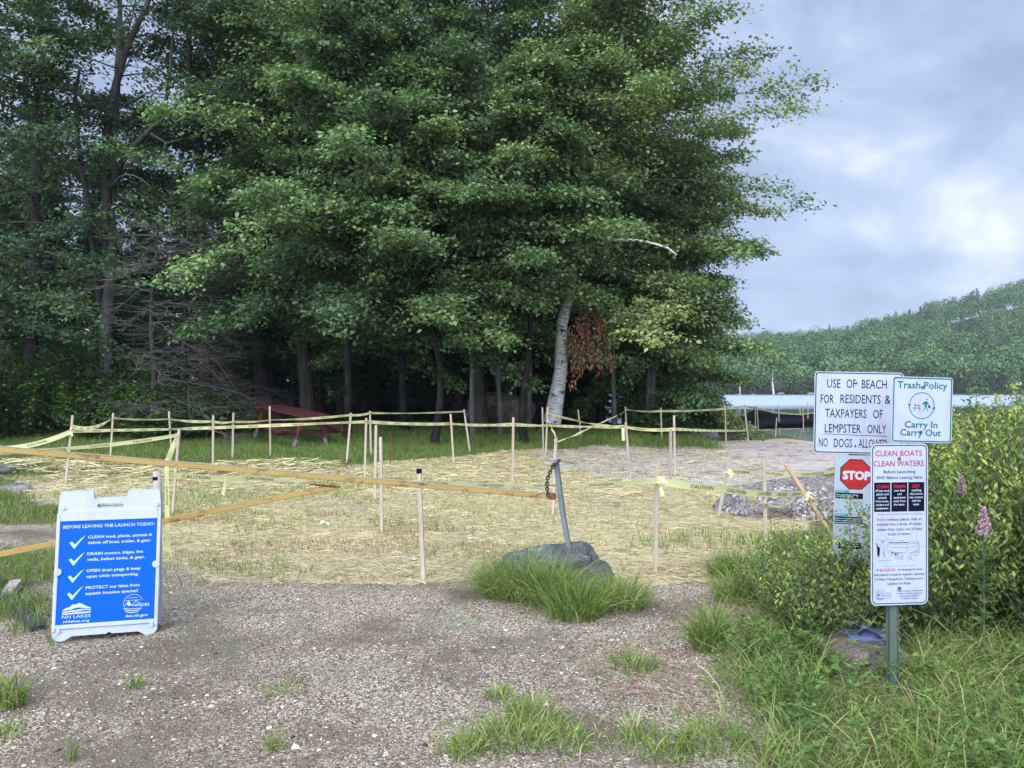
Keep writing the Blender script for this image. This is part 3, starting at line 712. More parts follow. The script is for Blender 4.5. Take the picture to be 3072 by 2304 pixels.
g = G('mound_stones'); vcx = g.vor(34, 'Color'); spx = g.n('ShaderNodeSeparateColor'); g.l(vcx, spx.inputs[0])
c = g.ramp(spx.outputs[0], [(0, (.07, .058, .055)), (.4, (.15, .125, .115)), (.75, (.25, .215, .195)), (1, (.46, .42, .39))]); c = g.mix(g.ramp(g.noise(2.5, 6, .7), [(.45, 0), (.6, .8)]), c, g.mix(g.noise(30, 4, .7), (.08, .068, .055), (.23, .195, .165)))
g.bump(g.math('ADD', g.vor(34, 'Distance'), g.noise(9, 5)), .6, .035); M['mound'] = g.fin(c, .9, .15)
rock('stone_mound', 'low rough mound of grey-brown stones behind the leaning orange stake', Vector((4.5, 9.9, -.14)), (1.85, 1.0, .68), M['mound'], 5, .3, 6, rough=.26, cat='stone mound')
h = hit(20, 1415); rock('boulder', 'flat grey boulder in the grass at the far left below the tape', Vector((h.x-.1, h.y, h.z)), (.42, .35, .17), M['rock'], 6)
h = hit(30, 1465); rock('boulder', 'low pale stone patch below the flat grey boulder', Vector((h.x-.15, h.y, h.z-.02)), (.5, .3, .07), M['rock_pink'], 16)
rock('boulder', 'huge dark boulder in the shade of the wood', at(1500, 22.2, .4), (.95, .7, .85), M['rock_brown'], 7)
rock('boulder', 'pale low boulder in front of the silt fence', P(2190, 1287, 25.5), (.8, .5, .3), M['rock_brown'], 8)
rock('boulder', 'pinkish stone in front of the silt fence beside the wood', P(2115, 1310, 23.0), (.4, .3, .22), M['rock_pink'], 9)
SR = Vector((2.0, 4.42, .0)); rock('rock', 'brown rock under the pair of sandals', SR, (.30, .24, .205), M['rock_brown'], 10, .3, cat='rock')
for i, (px, py, r) in enumerate(((2342, 1181, 1.1), (2432, 1182, 1.3), (2260, 1184, .9), (2210, 1184, .7), (2170, 1185, .6), (2385, 1185, .6), (2800, 1185, .8), (2850, 1184, 1.0), (2925, 1184, 1.1), (2985, 1186, .7))):
    rock('shore_boulder', 'small pale boulder at the waterline of the far shore', P(px, py+1, 162+i % 3), (r*.75, r*.6, r*.42), M['rock_brown'], 20+i, i, 3, group='boulders along the far shore')

# ------------------------------------------------------------------ stakes
STK = [ # top px, bottom px, material, width, label
 ('S1', 218, 1246, 197, 1454, 'stake', 'leftmost slim stake, where the sagging tape is knotted'),
 ('S2', 340, 1239, 331, 1377, 'stake', 'second upright stake from the left in the back row on the grass'),
 ('S3', 507, 1234, 516, 1378, 'stake', 'back-row stake just behind the leaning stake with a tied tape end'),
 ('S4', 538, 1288, 518, 1545, 'stake', 'tall front stake leaning right behind the gate beam, tape tied to its top'),
 ('S5', 640, 1246, 639, 1407, 'stake', 'pale stake standing on the mulch edge left of the picnic table'),
 ('S6', 700, 1239, 697, 1382, 'stake', 'pale stake just left of the picnic table bench'),
 ('S8', 809, 1219, 811, 1368, 'stake', 'white-looking stake standing in front of the picnic table'),
 ('S9', 1053, 1239, 1040, 1389, 'stake', 'right-leaning stake with green netting at its foot'),
 ('S10', 1099, 1254, 1094, 1440, 'stake', 'stake at the corner where the second tape turns'),
 ('S11', 1110, 1233, 1113, 1368, 'stake', 'tall thin stake at the corner of the top tape on the grass'),
 ('S12', 1128, 1275, 1124, 1507, 'stake', 'bare stake with a dark foot behind the gate beam'),
 ('S13', 1142, 1311, 1146, 1601, 'stake', 'bare thick stake rising across the gate beam to its right of centre'),
 ('S15', 1257, 1407, 1270, 1740, 'stake', 'front stake with a dark burnt top beside the gate beam'),
 ('S16', 1352, 1242, 1361, 1386, 'stake', 'pale stake in front of the dark wood left of the shaded boulder'),
 ('S17', 1392, 1228, 1410, 1355, 'stake', 'thin left-leaning stake where the top tape ends'),
 ('S18', 1540, 1252, 1537, 1449, 'stake', 'upright pale stake on the mulch in front of the shaded boulder'),
 ('S19', 1627, 1222, 1630, 1357, 'stake_grey', 'left one of two close stakes before the birch trunk'),
 ('S20', 1643, 1221, 1637, 1364, 'stake', 'right one of two close stakes before the birch trunk'),
 ('S21', 1668, 1313, 1659, 1547, 'stake', 'stake directly behind the chain of the gate'),
 ('S22', 1734, 1229, 1745, 1326, 'stake', 'left-leaning stake with a white knot right of the birch'),
 ('S23', 1876, 1220, 1881, 1324, 'stake', 'back stake where the crossing tape reaches its highest point'),
 ('S24', 1877, 1267, 1891, 1438, 'stake_grey', 'weathered stake with a hanging tape end'),
 ('S25', 1982, 1223, 1986, 1330, 'stake', 'back stake before the low leafy trees'),
 ('S26', 2022, 1246, 2025, 1429, 'stake', 'paler taller one of two stakes standing close together on the sand'),
 ('S27', 2012, 1286, 2011, 1486, 'stake_grey', 'greyer shorter one of two stakes standing close together on the sand'),
 ('S28', 1971, 1393, 1966, 1718, 'stake', 'front stake with the tape knotted near its top, right of the boulder'),
 ('S29', 2190, 1369, 2155, 1552, 'stake_grey', 'right-leaning brown stake with a white tape knot on the sand'),
 ('S30', 2175, 1215, 2178, 1326, 'stake_orange', 'thin yellowish stake left of the silt fence'),
 ('S31', 2233, 1213, 2245, 1323, 'stake', 'thick leaning stake where the far tape changes direction'),
 ('S32', 2330, 1252, 2326, 1312, 'stake_grey', 'short reddish stake in front of the silt fence'),
 ('S33', 2397, 1212, 2411, 1314, 'stake', 'left-leaning stake just left of the beach sign'),
 ('S34', 2293, 1379, 2297, 1673, 'stake', 'front stake behind the taut tape reading CAUTION, left of the orange stake'),
 ('S35', 2357, 1393, 2500, 1611, 'stake_orange', 'orange stake leaning steeply left in front of the low stone mound'),
]
SK = {}
def stake(key, tx, ty, bx, by, m, lab, d=None, w=.036):
    b = hit(bx, by) if d is None else P(bx, by, d); t = P(tx, ty, b.y-.0)
    t = P(tx, ty, b.y+random.uniform(-.05, .05)); v = (t-b).normalized()
    mb = MB(); mb.bar(Vector((0, 0, 0))-v*.12, t-b, w*random.uniform(.9, 1.08), .022, up=(math.sin(random.uniform(-.5, .5)), -1, 0), bev=.002)
    o = mb.build('wooden_stake', M[m]); o.location = b; tag(o, lab, 'stake', 'stakes around the mulched beach'); SK[key] = (b, t)
    return o
for s_ in STK: stake(*s_)
for key, cc in (('S15', 'ink'),):
    b, t = SK[key]; v = (t-b).normalized(); mb = MB(); mb.box(t-v*.018, (.042, .028, .04), None, .003); o = mb.build('wooden_stake_cap', M[cc])
    par = [q for q in COL.objects if q.get('label', '').startswith('front stake with a dark burnt')][0]; o.name = 'burnt_top'; o.parent = par; o.matrix_parent_inverse = Matrix.Translation(-b)
SO = stake('S0', -150, 1250, -170, 1470, 'stake', 'stake beyond the left edge that holds the sagging tape')
stake('SR', 2478, 1222, 2482, 1313, 'stake', 'stake hidden behind the white beach sign')
# thin steel rod
b = hit(1171, 1393); mb = MB(); mb.tube([(0, 0, -.05), P(1173, 1313, b.y)-b], .012, 6); o = mb.build('steel_rod', M['rust']); o.location = b; tag(o, 'short rusty steel rod in the grass right of the bare stakes', 'rod')
# round timber post behind the A-frame sign
b = hit(478, 1560); mb = MB(); tp_ = P(471, 1414, b.y)-b; mb.tube([(0, 0, -.1), tp_*.5, tp_], .045, 12); o = mb.build('timber_post', M['stake_grey'], None, True); o.location = b
tag(o, 'round grey timber post behind the white sandwich board', 'post')
mb = MB(); mb.tube([tp_-Vector((0, 0, .10)), tp_-Vector((0, 0, .06))], .047, 12); o2 = mb.build('burnt_band', M['ink'], o)

# ------------------------------------------------------------------ lettering
_gc = {}
def glyphs(s, off=0.0):
    k = (s, off)
    if k in _gc: return _gc[k]
    cu = bpy.data.curves.new('t', 'FONT'); cu.body = s; cu.size = 1; cu.resolution_u = 2; cu.offset = off; cu.fill_mode = 'FRONT'
    ob = bpy.data.objects.new('t', cu); COL.objects.link(ob)
    me = bpy.data.meshes.new_from_object(ob.evaluated_get(bpy.context.evaluated_depsgraph_get()))
    v = np.array([tuple(q.co) for q in me.vertices]).reshape(-1, 3); f = [tuple(p.vertices) for p in me.polygons]
    bpy.data.objects.remove(ob); bpy.data.curves.remove(cu); bpy.data.meshes.remove(me); _gc[k] = (v, f); return v, f
CAP = float(glyphs('H')[0][:, 1].max())

class Sheet:
    """flat drawing on a panel: x right, z up, in metres; y is depth (front is -y)"""
    def __init__(s, parent, y, mx=lambda x: x, my=lambda y: y): s.p = parent; s.y = y; s.k = {}; s.mx = mx; s.my = my; s.lay = 0
    def mb(s, m): return s.k.setdefault(m, MB())
    def text(s, t, x0, x1, yb, cap, m, bold=0.0, lay=1):
        v, f = glyphs(t, bold); a, b = v[:, 0].min(), v[:, 0].max(); X0, X1 = s.mx(x0), s.mx(x1); Yb = s.my(yb); c = abs(s.my(yb-cap)-s.my(yb))
        s.mb(m).add([(X0+(p[0]-a)/(b-a)*(X1-X0), s.y-.0007*lay, Yb+p[1]/CAP*c) for p in v], f)
    def poly(s, pts, m, lay=1): s.mb(m).add([(s.mx(x), s.y-.0007*lay, s.my(y)) for x, y in pts], [tuple(range(len(pts)))])
    def rect(s, x0, y0, x1, y1, m, lay=1): s.poly([(x0, y0), (x1, y0), (x1, y1), (x0, y1)], m, lay)
    def stroke(s, pts, w, m, lay=1, close=False):
        pts = [Vector((s.mx(x), s.my(y))) for x, y in pts]
        if close: pts.append(pts[0])
        for a, b in zip(pts[:-1], pts[1:]):
            t = (b-a)
            if t.length < 1e-7: continue
            t.normalize(); n = Vector((-t.y, t.x))*w/2; a2 = a-t*w*.3; b2 = b+t*w*.3
            s.mb(m).add([(q.x, s.y-.0007*lay-random.random()*.0002, q.y) for q in (a2+n, b2+n, b2-n, a2-n)], [(0, 1, 2, 3)])
    def flush(s, names):
        for m, mb in s.k.items():
            me = bpy.data.meshes.new('l'); me.from_pydata(mb.v, [], mb.f); link(names.get(m, 'lettering'), me, M[m], s.p)

def rrect(x0, z0, x1, z1, r, n=6):
    pts = []
    for cx, cz, a0 in ((x1-r, z1-r, 0), (x0+r, z1-r, 90), (x0+r, z0+r, 180), (x1-r, z0+r, 270)):
        for k in range(n+1): a = R(a0+90*k/n); pts.append((cx+r*math.cos(a), cz+r*math.sin(a)))
    return pts

def panel(name, label, parent, loc, rot, x0, z0, x1, z1, r, mat, border=None, inset=.008, bw=.004):
    mb = MB(); mb.prism(rrect(x0, z0, x1, z1, r), 0, .0022); o = mb.build(name, mat, parent); o.location = loc; o.rotation_euler = rot
    if label: o['label'] = label
    if border:
        a = rrect(x0+inset, z0+inset, x1-inset, z1-inset, r*.8); b = rrect(x0+inset+bw, z0+inset+bw, x1-inset-bw, z1-inset-bw, r*.8-bw*.6); n = len(a)
        me = bpy.data.meshes.new('b'); me.from_pydata([(x, -.0006, z) for x, z in a+b], [], [(i, (i+1) % n, (i+1) % n+n, i+n) for i in range(n)]); link('border', me, border, o)
    return o

def bolt(parent, x, z, r=.009):
    mb = MB(); mb.tube([(x, .0, z), (x, -.004, z)], r, 8); mb.tube([(x, -.004, z), (x, -.010, z)], r*.55, 6); mb.build('bolt', M['bolt'], parent)

def uchannel(h, w=.062, dep=.028, th=.005):
    mb = MB(); c = w*.26
    prof = [(-w/2, dep), (-c-.006, dep), (-c, 0), (c, 0), (c+.006, dep), (w/2, dep)]
    back_ = [(x, y+th) if abs(x) > c+.003 else (x*(1-.12), y+th) for x, y in prof]
    loop = prof+back_[::-1]; n = len(loop)
    vs = [(x, y, -.35) for x, y in loop]+[(x, y, h) for x, y in loop]
    mb.add(vs, [(i, (i+1) % n, (i+1) % n+n, i+n) for i in range(n)])
    m = n//2
    mb.add([vs[i+n] for i in range(n)], [(i, i+1, n-2-i, n-1-i) for i in range(m-1)])
    return mb

# ---- front post: trash policy + clean boats
D1 = 3.94; sc = D1/F
b1_ = P(2680, 2090, D1); b1_.z = gz1(b1_.x, b1_.y)
rs1 = thing('roadside_sign', 'green steel post carrying the tall white CLEAN BOATS CLEAN WATERS panel', 'sign', b1_, (0, 0, R(6)))
pz = CAMZ-b1_.z
post = uchannel(1.24).build('post', M['post'], rs1)
mb = MB()
for k in range(20): mb.tube([(.0225, .0275, .06+k*.035), (.0225, .0264, .06+k*.035)], .0042, 8)
mb.build('holes', M['hole'], post); post.rotation_euler = (0, 0, R(-24))
def mp1(cx): return (lambda x: (x-cx)*sc), (lambda y: pz-(y-1152)*sc)
fx, fy = mp1(2696)
cb = panel('sign_panel', 'tall white CLEAN BOATS CLEAN WATERS panel', rs1, (.020, -.020, 0), (0, 0, 0), fx(2606), fy(1812), fx(2787), fy(1330), .030, M['sign'], M['ink'], .007, .0042)
s = Sheet(cb, -.0005, fx, fy)
zx = lambda v: 2590+v/6.145
zy = lambda v: 1310+v/6.145
zy2 = lambda v: 1560+v/6.145
s.text('CLEAN BOATS', zx(183), zx(1090), zy(350), 16.0, 'ink_red', .006)
s.text('CLEAN WATERS', zx(147), zx(1127), zy(536), 16.0, 'ink_red', .006)
s.text('Before Launching', zx(342), zx(960), zy(664), 9.0, 'ink', .004)
s.text('AND Before Leaving Here:', zx(200), zx(1100), zy(770), 9.0, 'ink', .004)
for (a, b, hd, hx0, hx1, lines) in ((160, 472, 'CLEAN', 203, 437, [('off any mud,', 180, 455), ('plants and', 200, 435), ('animals', 232, 400), ('from boats,', 190, 440), ('trailers and', 192, 440), ('equipment.', 195, 438)]),
        (494, 804, 'DRAIN', 540, 763, [('your boat', 545, 757), ('and', 610, 690), ('equipment', 532, 765), ('away from', 532, 768), ('the water.', 538, 755)]),
        (823, 1135, 'DRY', 902, 1050, [('anything', 888, 1075), ('that comes', 855, 1100), ('into contact', 848, 1108), ('with the', 890, 1063), ('water.', 912, 1042)])):
    s.rect(zx(a), zy(832), zx(b), zy(1368), 'ink'); s.text(hd, zx(hx0), zx(hx1), zy(935), 9.3, 'ink_red', .03, 2)
    for i, (t, p, q) in enumerate(lines): s.text(t, zx(p), zx(q), zy(1000+64.5*i), 6.6, 'ink_white', .012, 2)
s.text('This applies to all watercraft, motorized and non-motorized', zx(218), zx(1093), zy(1424), 3, 'ink')
s.text('Never', zx(208), zx(385), zy(1533), 8.0, 'ink_red', .004); s.text('release plants, fish or', zx(418), zx(1087), zy(1533), 8, 'ink')
s.text('animals into a body of water', zx(210), zx(1090), zy(1620), 8, 'ink')
s.text('unless they came out of that', zx(212), zx(1092), zy2(178), 8, 'ink'); s.text('body of water.', zx(432), zx(875), zy2(265), 8, 'ink')
def ln(pts, w=.0008, m='ink_grey'): s.stroke([(zx(a), zy2(b)) for a, b in pts], w, m)
def pg(pts, m='ink'): s.poly([(zx(a), zy2(b)) for a, b in pts], m)
pg([(195, 370), (230, 460), (272, 490), (268, 560), (262, 640), (222, 640), (220, 520), (205, 440)])
ln([(195, 370), (215, 335), (270, 340), (330, 375), (300, 420), (250, 450), (240, 480)]); ln([(222, 640), (220, 665), (270, 660), (255, 635)]); ln([(310, 340), (345, 370), (325, 390), (300, 365), (310, 340)], .0012)
ln([(330, 375), (345, 440), (380, 540)], .0012); ln([(270, 440), (330, 520), (360, 590), (385, 480)]); ln([(365, 375), (375, 325), (430, 320), (435, 345), (400, 355), (370, 350)], .0009); ln([(355, 385), (440, 380), (455, 410), (430, 470), (415, 490), (400, 450), (420, 410)], .0013)
ln([(450, 395), (840, 400), (870, 385), (1020, 395), (1020, 420), (870, 425), (840, 435), (450, 420)], .0011, 'ink'); ln([(450, 400), (835, 408)], .0016, 'ink'); ln([(455, 495), (770, 490)], .0012); ln([(860, 485), (1010, 465)], .0012)
ln([(1025, 405), (1045, 500), (1045, 560)], .0011, 'ink'); ln([(1010, 410), (1010, 470), (1000, 560)], .0007); ln([(870, 595), (940, 575), (1005, 550)], .0011, 'ink'); ln([(880, 608), (960, 600), (1010, 570)], .0007)
ln([(455, 540), (520, 575), (600, 600), (690, 585)], .0012, 'ink'); ln([(470, 580), (560, 590), (640, 575)], .0008); pg([(550, 590), (600, 600), (575, 640)]); pg([(500, 575), (525, 580), (512, 605)])
ln([(600, 625), (630, 590), (690, 585), (715, 620)], .0012, 'ink'); ln([(608, 625), (620, 690), (650, 715)], .0018, 'ink'); ln([(650, 600), (640, 650), (670, 690)], .0009); ln([(690, 580), (770, 600), (800, 560)], .0009)
ln([(780, 495), (790, 475), (815, 480), (820, 505), (795, 520), (780, 495)], .0010, 'ink'); ln([(805, 520), (800, 580), (830, 600), (870, 605), (850, 540), (825, 500)]); ln([(820, 620), (805, 720), (830, 735), (890, 715), (880, 650), (860, 610)], .0009, 'ink'); ln([(815, 690), (860, 650), (850, 710), (885, 690)])
for a, b in ((345, 600), (430, 570), (365, 640), (500, 620), (700, 670), (1020, 590), (575, 645)):
    ln([(a-25, b+10), (a, b-45), (a+5, b+50)], .0012, 'ink_teal'); ln([(a-10, b+20), (a+22, b-20)], .0010, 'ink_teal')
ln([(680, 660), (700, 640), (725, 665), (715, 720), (690, 725), (680, 690)], .0011, 'ink_teal')
s.text('Transom', zx(455), zx(550), zy2(338), 2.4, 'ink_grey'); s.text('Well', zx(475), zx(520), zy2(372), 2.4, 'ink_grey'); s.text('Live Well', zx(640), zx(745), zy2(372), 2.4, 'ink_grey'); s.text('Anchor', zx(1070), zx(1140), zy2(482), 2.4, 'ink_grey')
s.text('Rollers', zx(935), zx(1015), zy2(645), 2.4, 'ink_grey'); s.text('Lower Unit / Propeller', zx(250), zx(480), zy2(730), 3, 'ink_grey'); s.text('Axle', zx(552), zx(596), zy2(712), 2.6, 'ink_grey')
ln([(342, 830), (965, 830)], .0009)
s.text('It is', zx(210), zx(315), zy2(918), 7.6, 'ink'); s.text('ILLEGAL', zx(345), zx(580), zy2(918), 7.6, 'ink_red', .004); s.text('to transport and', zx(618), zx(1087), zy2(918), 7.6, 'ink')
s.text('introduce invasive aquatic species', zx(162), zx(1140), zy2(1005), 7.6, 'ink'); s.text('in New Hampshire. Violators are', zx(187), zx(1112), zy2(1088), 7.6, 'ink'); s.text('subject to fines.', zx(417), zx(880), zy2(1172), 7.6, 'ink')
for i, (t, a, b) in enumerate((('Please report suspected', 598, 1097), ('invasive aquatic species', 598, 1095), ('sighting to NHDES', 655, 1035), ('at 603-271-2963', 690, 1000))): s.text(t, zx(a), zx(b), zy2(1302+47*i), 4.4, 'ink_grey', .004)
def des_logo(s, cx, cy, r, ux, uy, m, wd):
    A = [(cx+r*ux*math.cos(R(a)), cy-r*uy*math.sin(R(a))) for a in range(20, 205, 12)]; s.stroke(A, wd, m)
    for k, (a, b) in enumerate(((-.62, .45), (-.85, .72))): s.stroke([(cx+a*r*ux, cy-(.62-.28*k)*r*uy), (cx+b*r*ux, cy-(.62-.28*k)*r*uy)], wd, m)
    s.stroke([(cx-.9*r*ux, cy+.3*r*uy), (cx-.45*r*ux, cy-.25*r*uy), (cx-.15*r*ux, cy+.25*r*uy), (cx+.3*r*ux, cy-.3*r*uy), (cx+.6*r*ux, cy), (cx+.8*r*ux, cy+.05*r*uy)], wd*1.2, m)
    s.poly([(cx-.7*r*ux, cy-.05*r*uy), (cx-.45*r*ux, cy-.3*r*uy), (cx-.2*r*ux, cy+.2*r*uy), (cx-.5*r*ux, cy+.3*r*uy)], m)
    for k in range(3): s.stroke([(cx-(1-.12*k)*r*ux, cy+(.5+.2*k)*r*uy), (cx-.2*r*ux, cy+(.66+.2*k)*r*uy), (cx+(.9-.2*k)*r*ux, cy+(.62+.2*k)*r*uy)], wd*1.8, m)
des_logo(s, zx(285), zy2(1350), 90/6.145, 1, 1, 'ink_grey', .0010); s.stroke([(zx(370), zy2(1318)), (zx(500), zy2(1330))], .0016, 'ink_grey'); s.stroke([(zx(380), zy2(1412)), (zx(500), zy2(1412))], .0016, 'ink_grey')
s.text('ENVIRONMENTAL', zx(300), zx(500), zy2(1378), 3.4, 'ink_grey'); s.flush({})
bolt(cb, fx(zx(645)), fy(zy(398))); bolt(cb, fx(zx(648)), fy(zy2(1238)))

fx, fy = mp1(2763)
# trash policy panel hangs slightly turned clockwise
D3 = 4.72; sc = D3/F; b3_ = P(2763, 1930, D3); b3_.z = gz1(b3_.x, b3_.y); pz = CAMZ-b3_.z
rs3 = thing('roadside_sign', 'post behind the CLEAN BOATS panel carrying the green-lettered Trash Policy panel', 'sign', b3_, (0, 0, R(5)))
uchannel(1.56).build('post', M['post'], rs3)
fx, fy = mp1(2763)
tp = panel('sign_panel', 'square white Trash Policy panel with green lettering', rs3, (0, -.012, 0), (0, 0, 0), fx(2668), fy(1328), fx(2858), fy(1131), .018, M['sign'], M['ink_green'], .005, .0075)
tp.rotation_euler = (0, R(1.5), 0); 
cz_ = fy(1230); tp.location = (-math.sin(R(1.5))*cz_, -.012, cz_*(1-math.cos(R(1.5))))
s = Sheet(tp, -.0005, fx, fy); zx = lambda v: 2400+v/2.676; zy = lambda v: 1080+v/2.676
s.text('Trash Policy', zx(757), zx(1180), zy(226)+1, 20, 'ink_green', .012)
s.text('Carry In', zx(825), zx(1103), zy(543), 19, 'ink_green', .014); s.text('Carry Out', zx(790), zx(1133), zy(607), 19, 'ink_green', .014)
cx, cy, rr = zx(966), zy(366), 104/2.676
s.stroke([(cx+rr*math.cos(R(a)), cy-rr*math.sin(R(a))) for a in range(0, 172, 8)], .0042, 'ink_green'); s.stroke([(cx+rr*math.cos(R(a)), cy-rr*math.sin(R(a))) for a in range(183, 345, 8)], .0042, 'ink_green')
s.poly([(cx-rr*1.12, cy-4), (cx-rr*.88, cy-6), (cx-rr*.98, cy+4)][::-1], 'ink_green', 2); s.poly([(cx+rr*.85, cy+9), (cx+rr*1.1, cy+10), (cx+rr*1.02, cy-1)], 'ink_green', 2)
def L2(pts, w): s.stroke([(zx(a), zy(b)) for a, b in pts], w, 'ink_green')
L2([(900, 362), (952, 362)], .0036); L2([(889, 386), (963, 386)], .003); L2([(915, 362), (900, 412)], .003); L2([(938, 362), (952, 412)], .003)
s.poly([(zx(1008)+7/2.676*math.cos(a*.785), zy(314)+7/2.676*math.sin(a*.785)) for a in range(8)], 'ink_green')
s.poly([(zx(a), zy(b)) for a, b in ((980, 338), (1002, 328), (1012, 332), (1015, 350), (1005, 375), (990, 375), (996, 350), (982, 360), (972, 356))], 'ink_green')
L2([(1010, 335), (1022, 352), (1030, 362)], .0036); L2([(996, 372), (988, 392), (975, 410)], .004); L2([(1000, 372), (1010, 392), (1016, 412)], .004)
s.poly([(zx(1028)+12/2.676*math.cos(a*.628), zy(373)+11/2.676*math.sin(a*.628)) for a in range(10)], 'ink_green', 2)
s.flush({}); bolt(tp, fx(zx(968)), fy(zy(218)), .009); bolt(tp, fx(zx(965)), fy(zy(576)), .010)

# ---- rear post: beach sign + stop panel
D2 = 5.1; sc = D2/F; b2_ = P(2566, 1876, D2); b2_.z = gz1(b2_.x, b2_.y); pz = CAMZ-b2_.z
rs2 = thing('roadside_sign', 'rear sign post with the USE OF BEACH panel above a red STOP panel', 'sign', b2_, (0, 0, R(-4)))
uchannel(1.56).build('post', M['post'], rs2)
fx, fy = mp1(2566)
def rot_panel(o, ang, cz):
    o.rotation_euler = (0, R(ang), 0); o.location = (o.location[0]-math.sin(R(ang))*cz, o.location[1], cz*(1-math.cos(R(ang))))
bp_ = panel('sign_panel', 'white USE OF BEACH panel with black capitals', rs2, (0, -.008, 0), (0, 0, 0), fx(2444), fy(1362), fx(2703), fy(1116), .024, M['sign'], M['ink'], .006, .0062); rot_panel(bp_, 1.1, fy(1240))
s = Sheet(bp_, -.0005, fx, fy)
zx = lambda v: 2400+v/2.676-(0); zy = lambda v: 1080+v/2.676
for t, a, b, yb in (('USE', 216, 320, 222), ('OF', 367, 440, 224), ('BEACH', 486, 680, 229), ('FOR', 167, 270, 345), ('RESIDENTS', 322, 635, 348), ('&', 668, 712, 352), ('TAXPAYERS', 205, 527, 462), ('OF', 579, 652, 468), ('LEMPSTER', 204, 487, 583), ('ONLY', 537, 683, 588), ('NO', 160, 230, 695), ('DOGS', 277, 420, 700), ('ALLOWED', 470, 692, 704)):
    # undo the panel's own tilt
    s.text(t, zx(a), zx(b), zy(yb-.022*((a+b)/2-444)), 68/2.676 if 1 else 0, 'ink', 0.)
s.stroke([(zx(192), zy(598)), (zx(687), zy(606))], .003, 'ink'); s.flush({}); bolt(bp_, fx(2566), fy(1149), .007); bolt(bp_, fx(2566), fy(1337), .007)
sp_ = panel('sign_panel', 'faded grey panel with a red STOP octagon', rs2, (0, -.004, 0), (0, 0, 0), fx(2503), fy(1690), fx(2632), fy(1366), .010, M['sign_grey']); rot_panel(sp_, 1.6, fy(1500))
s = Sheet(sp_, -.0005, fx, fy); zx = lambda v: 2490+v/5.027; zy = lambda v: 1350+v/5.027
def octo(cx, cy, r, m, lay): s.poly([(cx+r*math.cos(R(22.5+45*k)), cy-r*math.sin(R(22.5+45*k))) for k in range(8)], m, lay)
octo(zx(372), zy(366), 49, 'ink', 1); octo(zx(372), zy(366), 46.5, 'stopred', 2)
s.text('STOP', zx(180), zx(590), zy(440), 23, 'ink_white', .05, 3); s.text('The Spread of', zx(275), zx(510), zy(500), 5.5, 'stopdark', 0, 3); s.text('Exotic Plants', zx(275), zx(495), zy(540), 5.5, 'stopdark', 0, 3)
s.rect(zx(82), zy(612), zx(285), zy(648), 'ink_teal'); s.text('CLEAN!', zx(95), zx(220), zy(640), 4.5, 'ink_white', 0, 2)
s.rect(zx(82), zy(650), zx(488), zy(735), 'ink'); s.text('This waterbody is free', zx(92), zx(415), zy(688), 4.2, 'ink_white', .015, 2); s.text('from exotic plants.', zx(92), zx(355), zy(716), 4.2, 'ink_white', .015, 2)
for a, b in (((310, 740), (310, 965)), ((310, 965), (488, 970)), ((488, 970), (488, 740)), ((310, 1120), (310, 1200))): s.stroke([(zx(a[0]), zy(a[1])), (zx(b[0]), zy(b[1]))], .0009, 'ink_grey')
for k in range(9): a = 350+k*11; s.stroke([(zx(a), zy(790+6*(k % 3))), (zx(a+14), zy(835)), (zx(395), zy(850)), (zx(390+k*3), zy(930))], .0012, 'ink_teal')
s.rect(zx(82), zy(965), zx(280), zy(1003), 'ink_teal'); s.text('PLEASE...', zx(95), zx(240), zy(995), 4.5, 'ink_white', 0, 2)
s.rect(zx(82), zy(1008), zx(485), zy(1120), 'ink')
for i, t in enumerate(('Remove all plant fragments', 'before entering waterbody', 'and before leaving launch.')): s.text(t, zx(90), zx(470), zy(1045+32*i), 4.2, 'ink_white', .015, 2)
for a in (168, 312): s.stroke([(zx(a)+2.6*math.cos(k*.785), zy(1215)+2.6*math.sin(k*.785)) for k in range(9)], .0022, 'ink')
s.stroke([(zx(140), zy(1190)), (zx(200), zy(1195)), (zx(215), zy(1160)), (zx(260), zy(1150)), (zx(270), zy(1200)), (zx(340), zy(1205)), (zx(370), zy(1150)), (zx(360), zy(1205)), (zx(470), zy(1195))], .0008, 'ink_grey')
s.rect(zx(150), zy(1350), zx(275), zy(1392), 'ink_teal'); s.rect(zx(150), zy(1394), zx(480), zy(1490), 'ink')
for i in range(2): s.text('Thank you for your help', zx(165), zx(440), zy(1425+32*i), 4.2, 'ink_white', .015, 2)
s.flush({})

# ------------------------------------------------------------------ A-frame sandwich board
bl = P(156, 1942, 4.72); br = P(470, 1920, 4.86); mid = (bl+br)/2; yaw = math.atan2(br.y-bl.y, br.x-bl.x)
mid.z = gz1(mid.x, mid.y)+.005
af = thing('sandwich_board', 'white plastic A-frame board with a blue BEFORE LEAVING THE LAUNCH TODAY poster', 'sandwich board', mid, (0, R(.6), yaw+R(3)))
W2 = .302; HB = .868; TILT = R(8); TB = R(2.2)
def slab(rot, yoff, front):
    ol = []
    def arc(cx, cz, r, a0, a1, n=7): return [(cx+r*math.cos(R(a0+(a1-a0)*k/n)), cz+r*math.sin(R(a0+(a1-a0)*k/n))) for k in range(n+1)]
    ol += arc(-W2+.055, .05, .05, 180, 300) + [(-W2+.115, .028), (W2-.115, .028)] + arc(W2-.055, .05, .05, 240, 360)
    ol += [(W2, .30), (W2-.008, HB-.05), (W2-.012, HB-.004)] + arc(W2-.03, HB+.022, .015, 0, 90) + arc(W2-.19, HB+.022, .015, 90, 180)
    ol += [(W2-.21, HB-.008), (-W2+.21, HB-.008)] + arc(-W2+.19, HB+.022, .015, 0, 90)+arc(-W2+.03, HB+.022, .015, 90, 180) + [(-W2+.012, HB-.004), (-W2+.008, HB-.05), (-W2, .30)]
    return ol
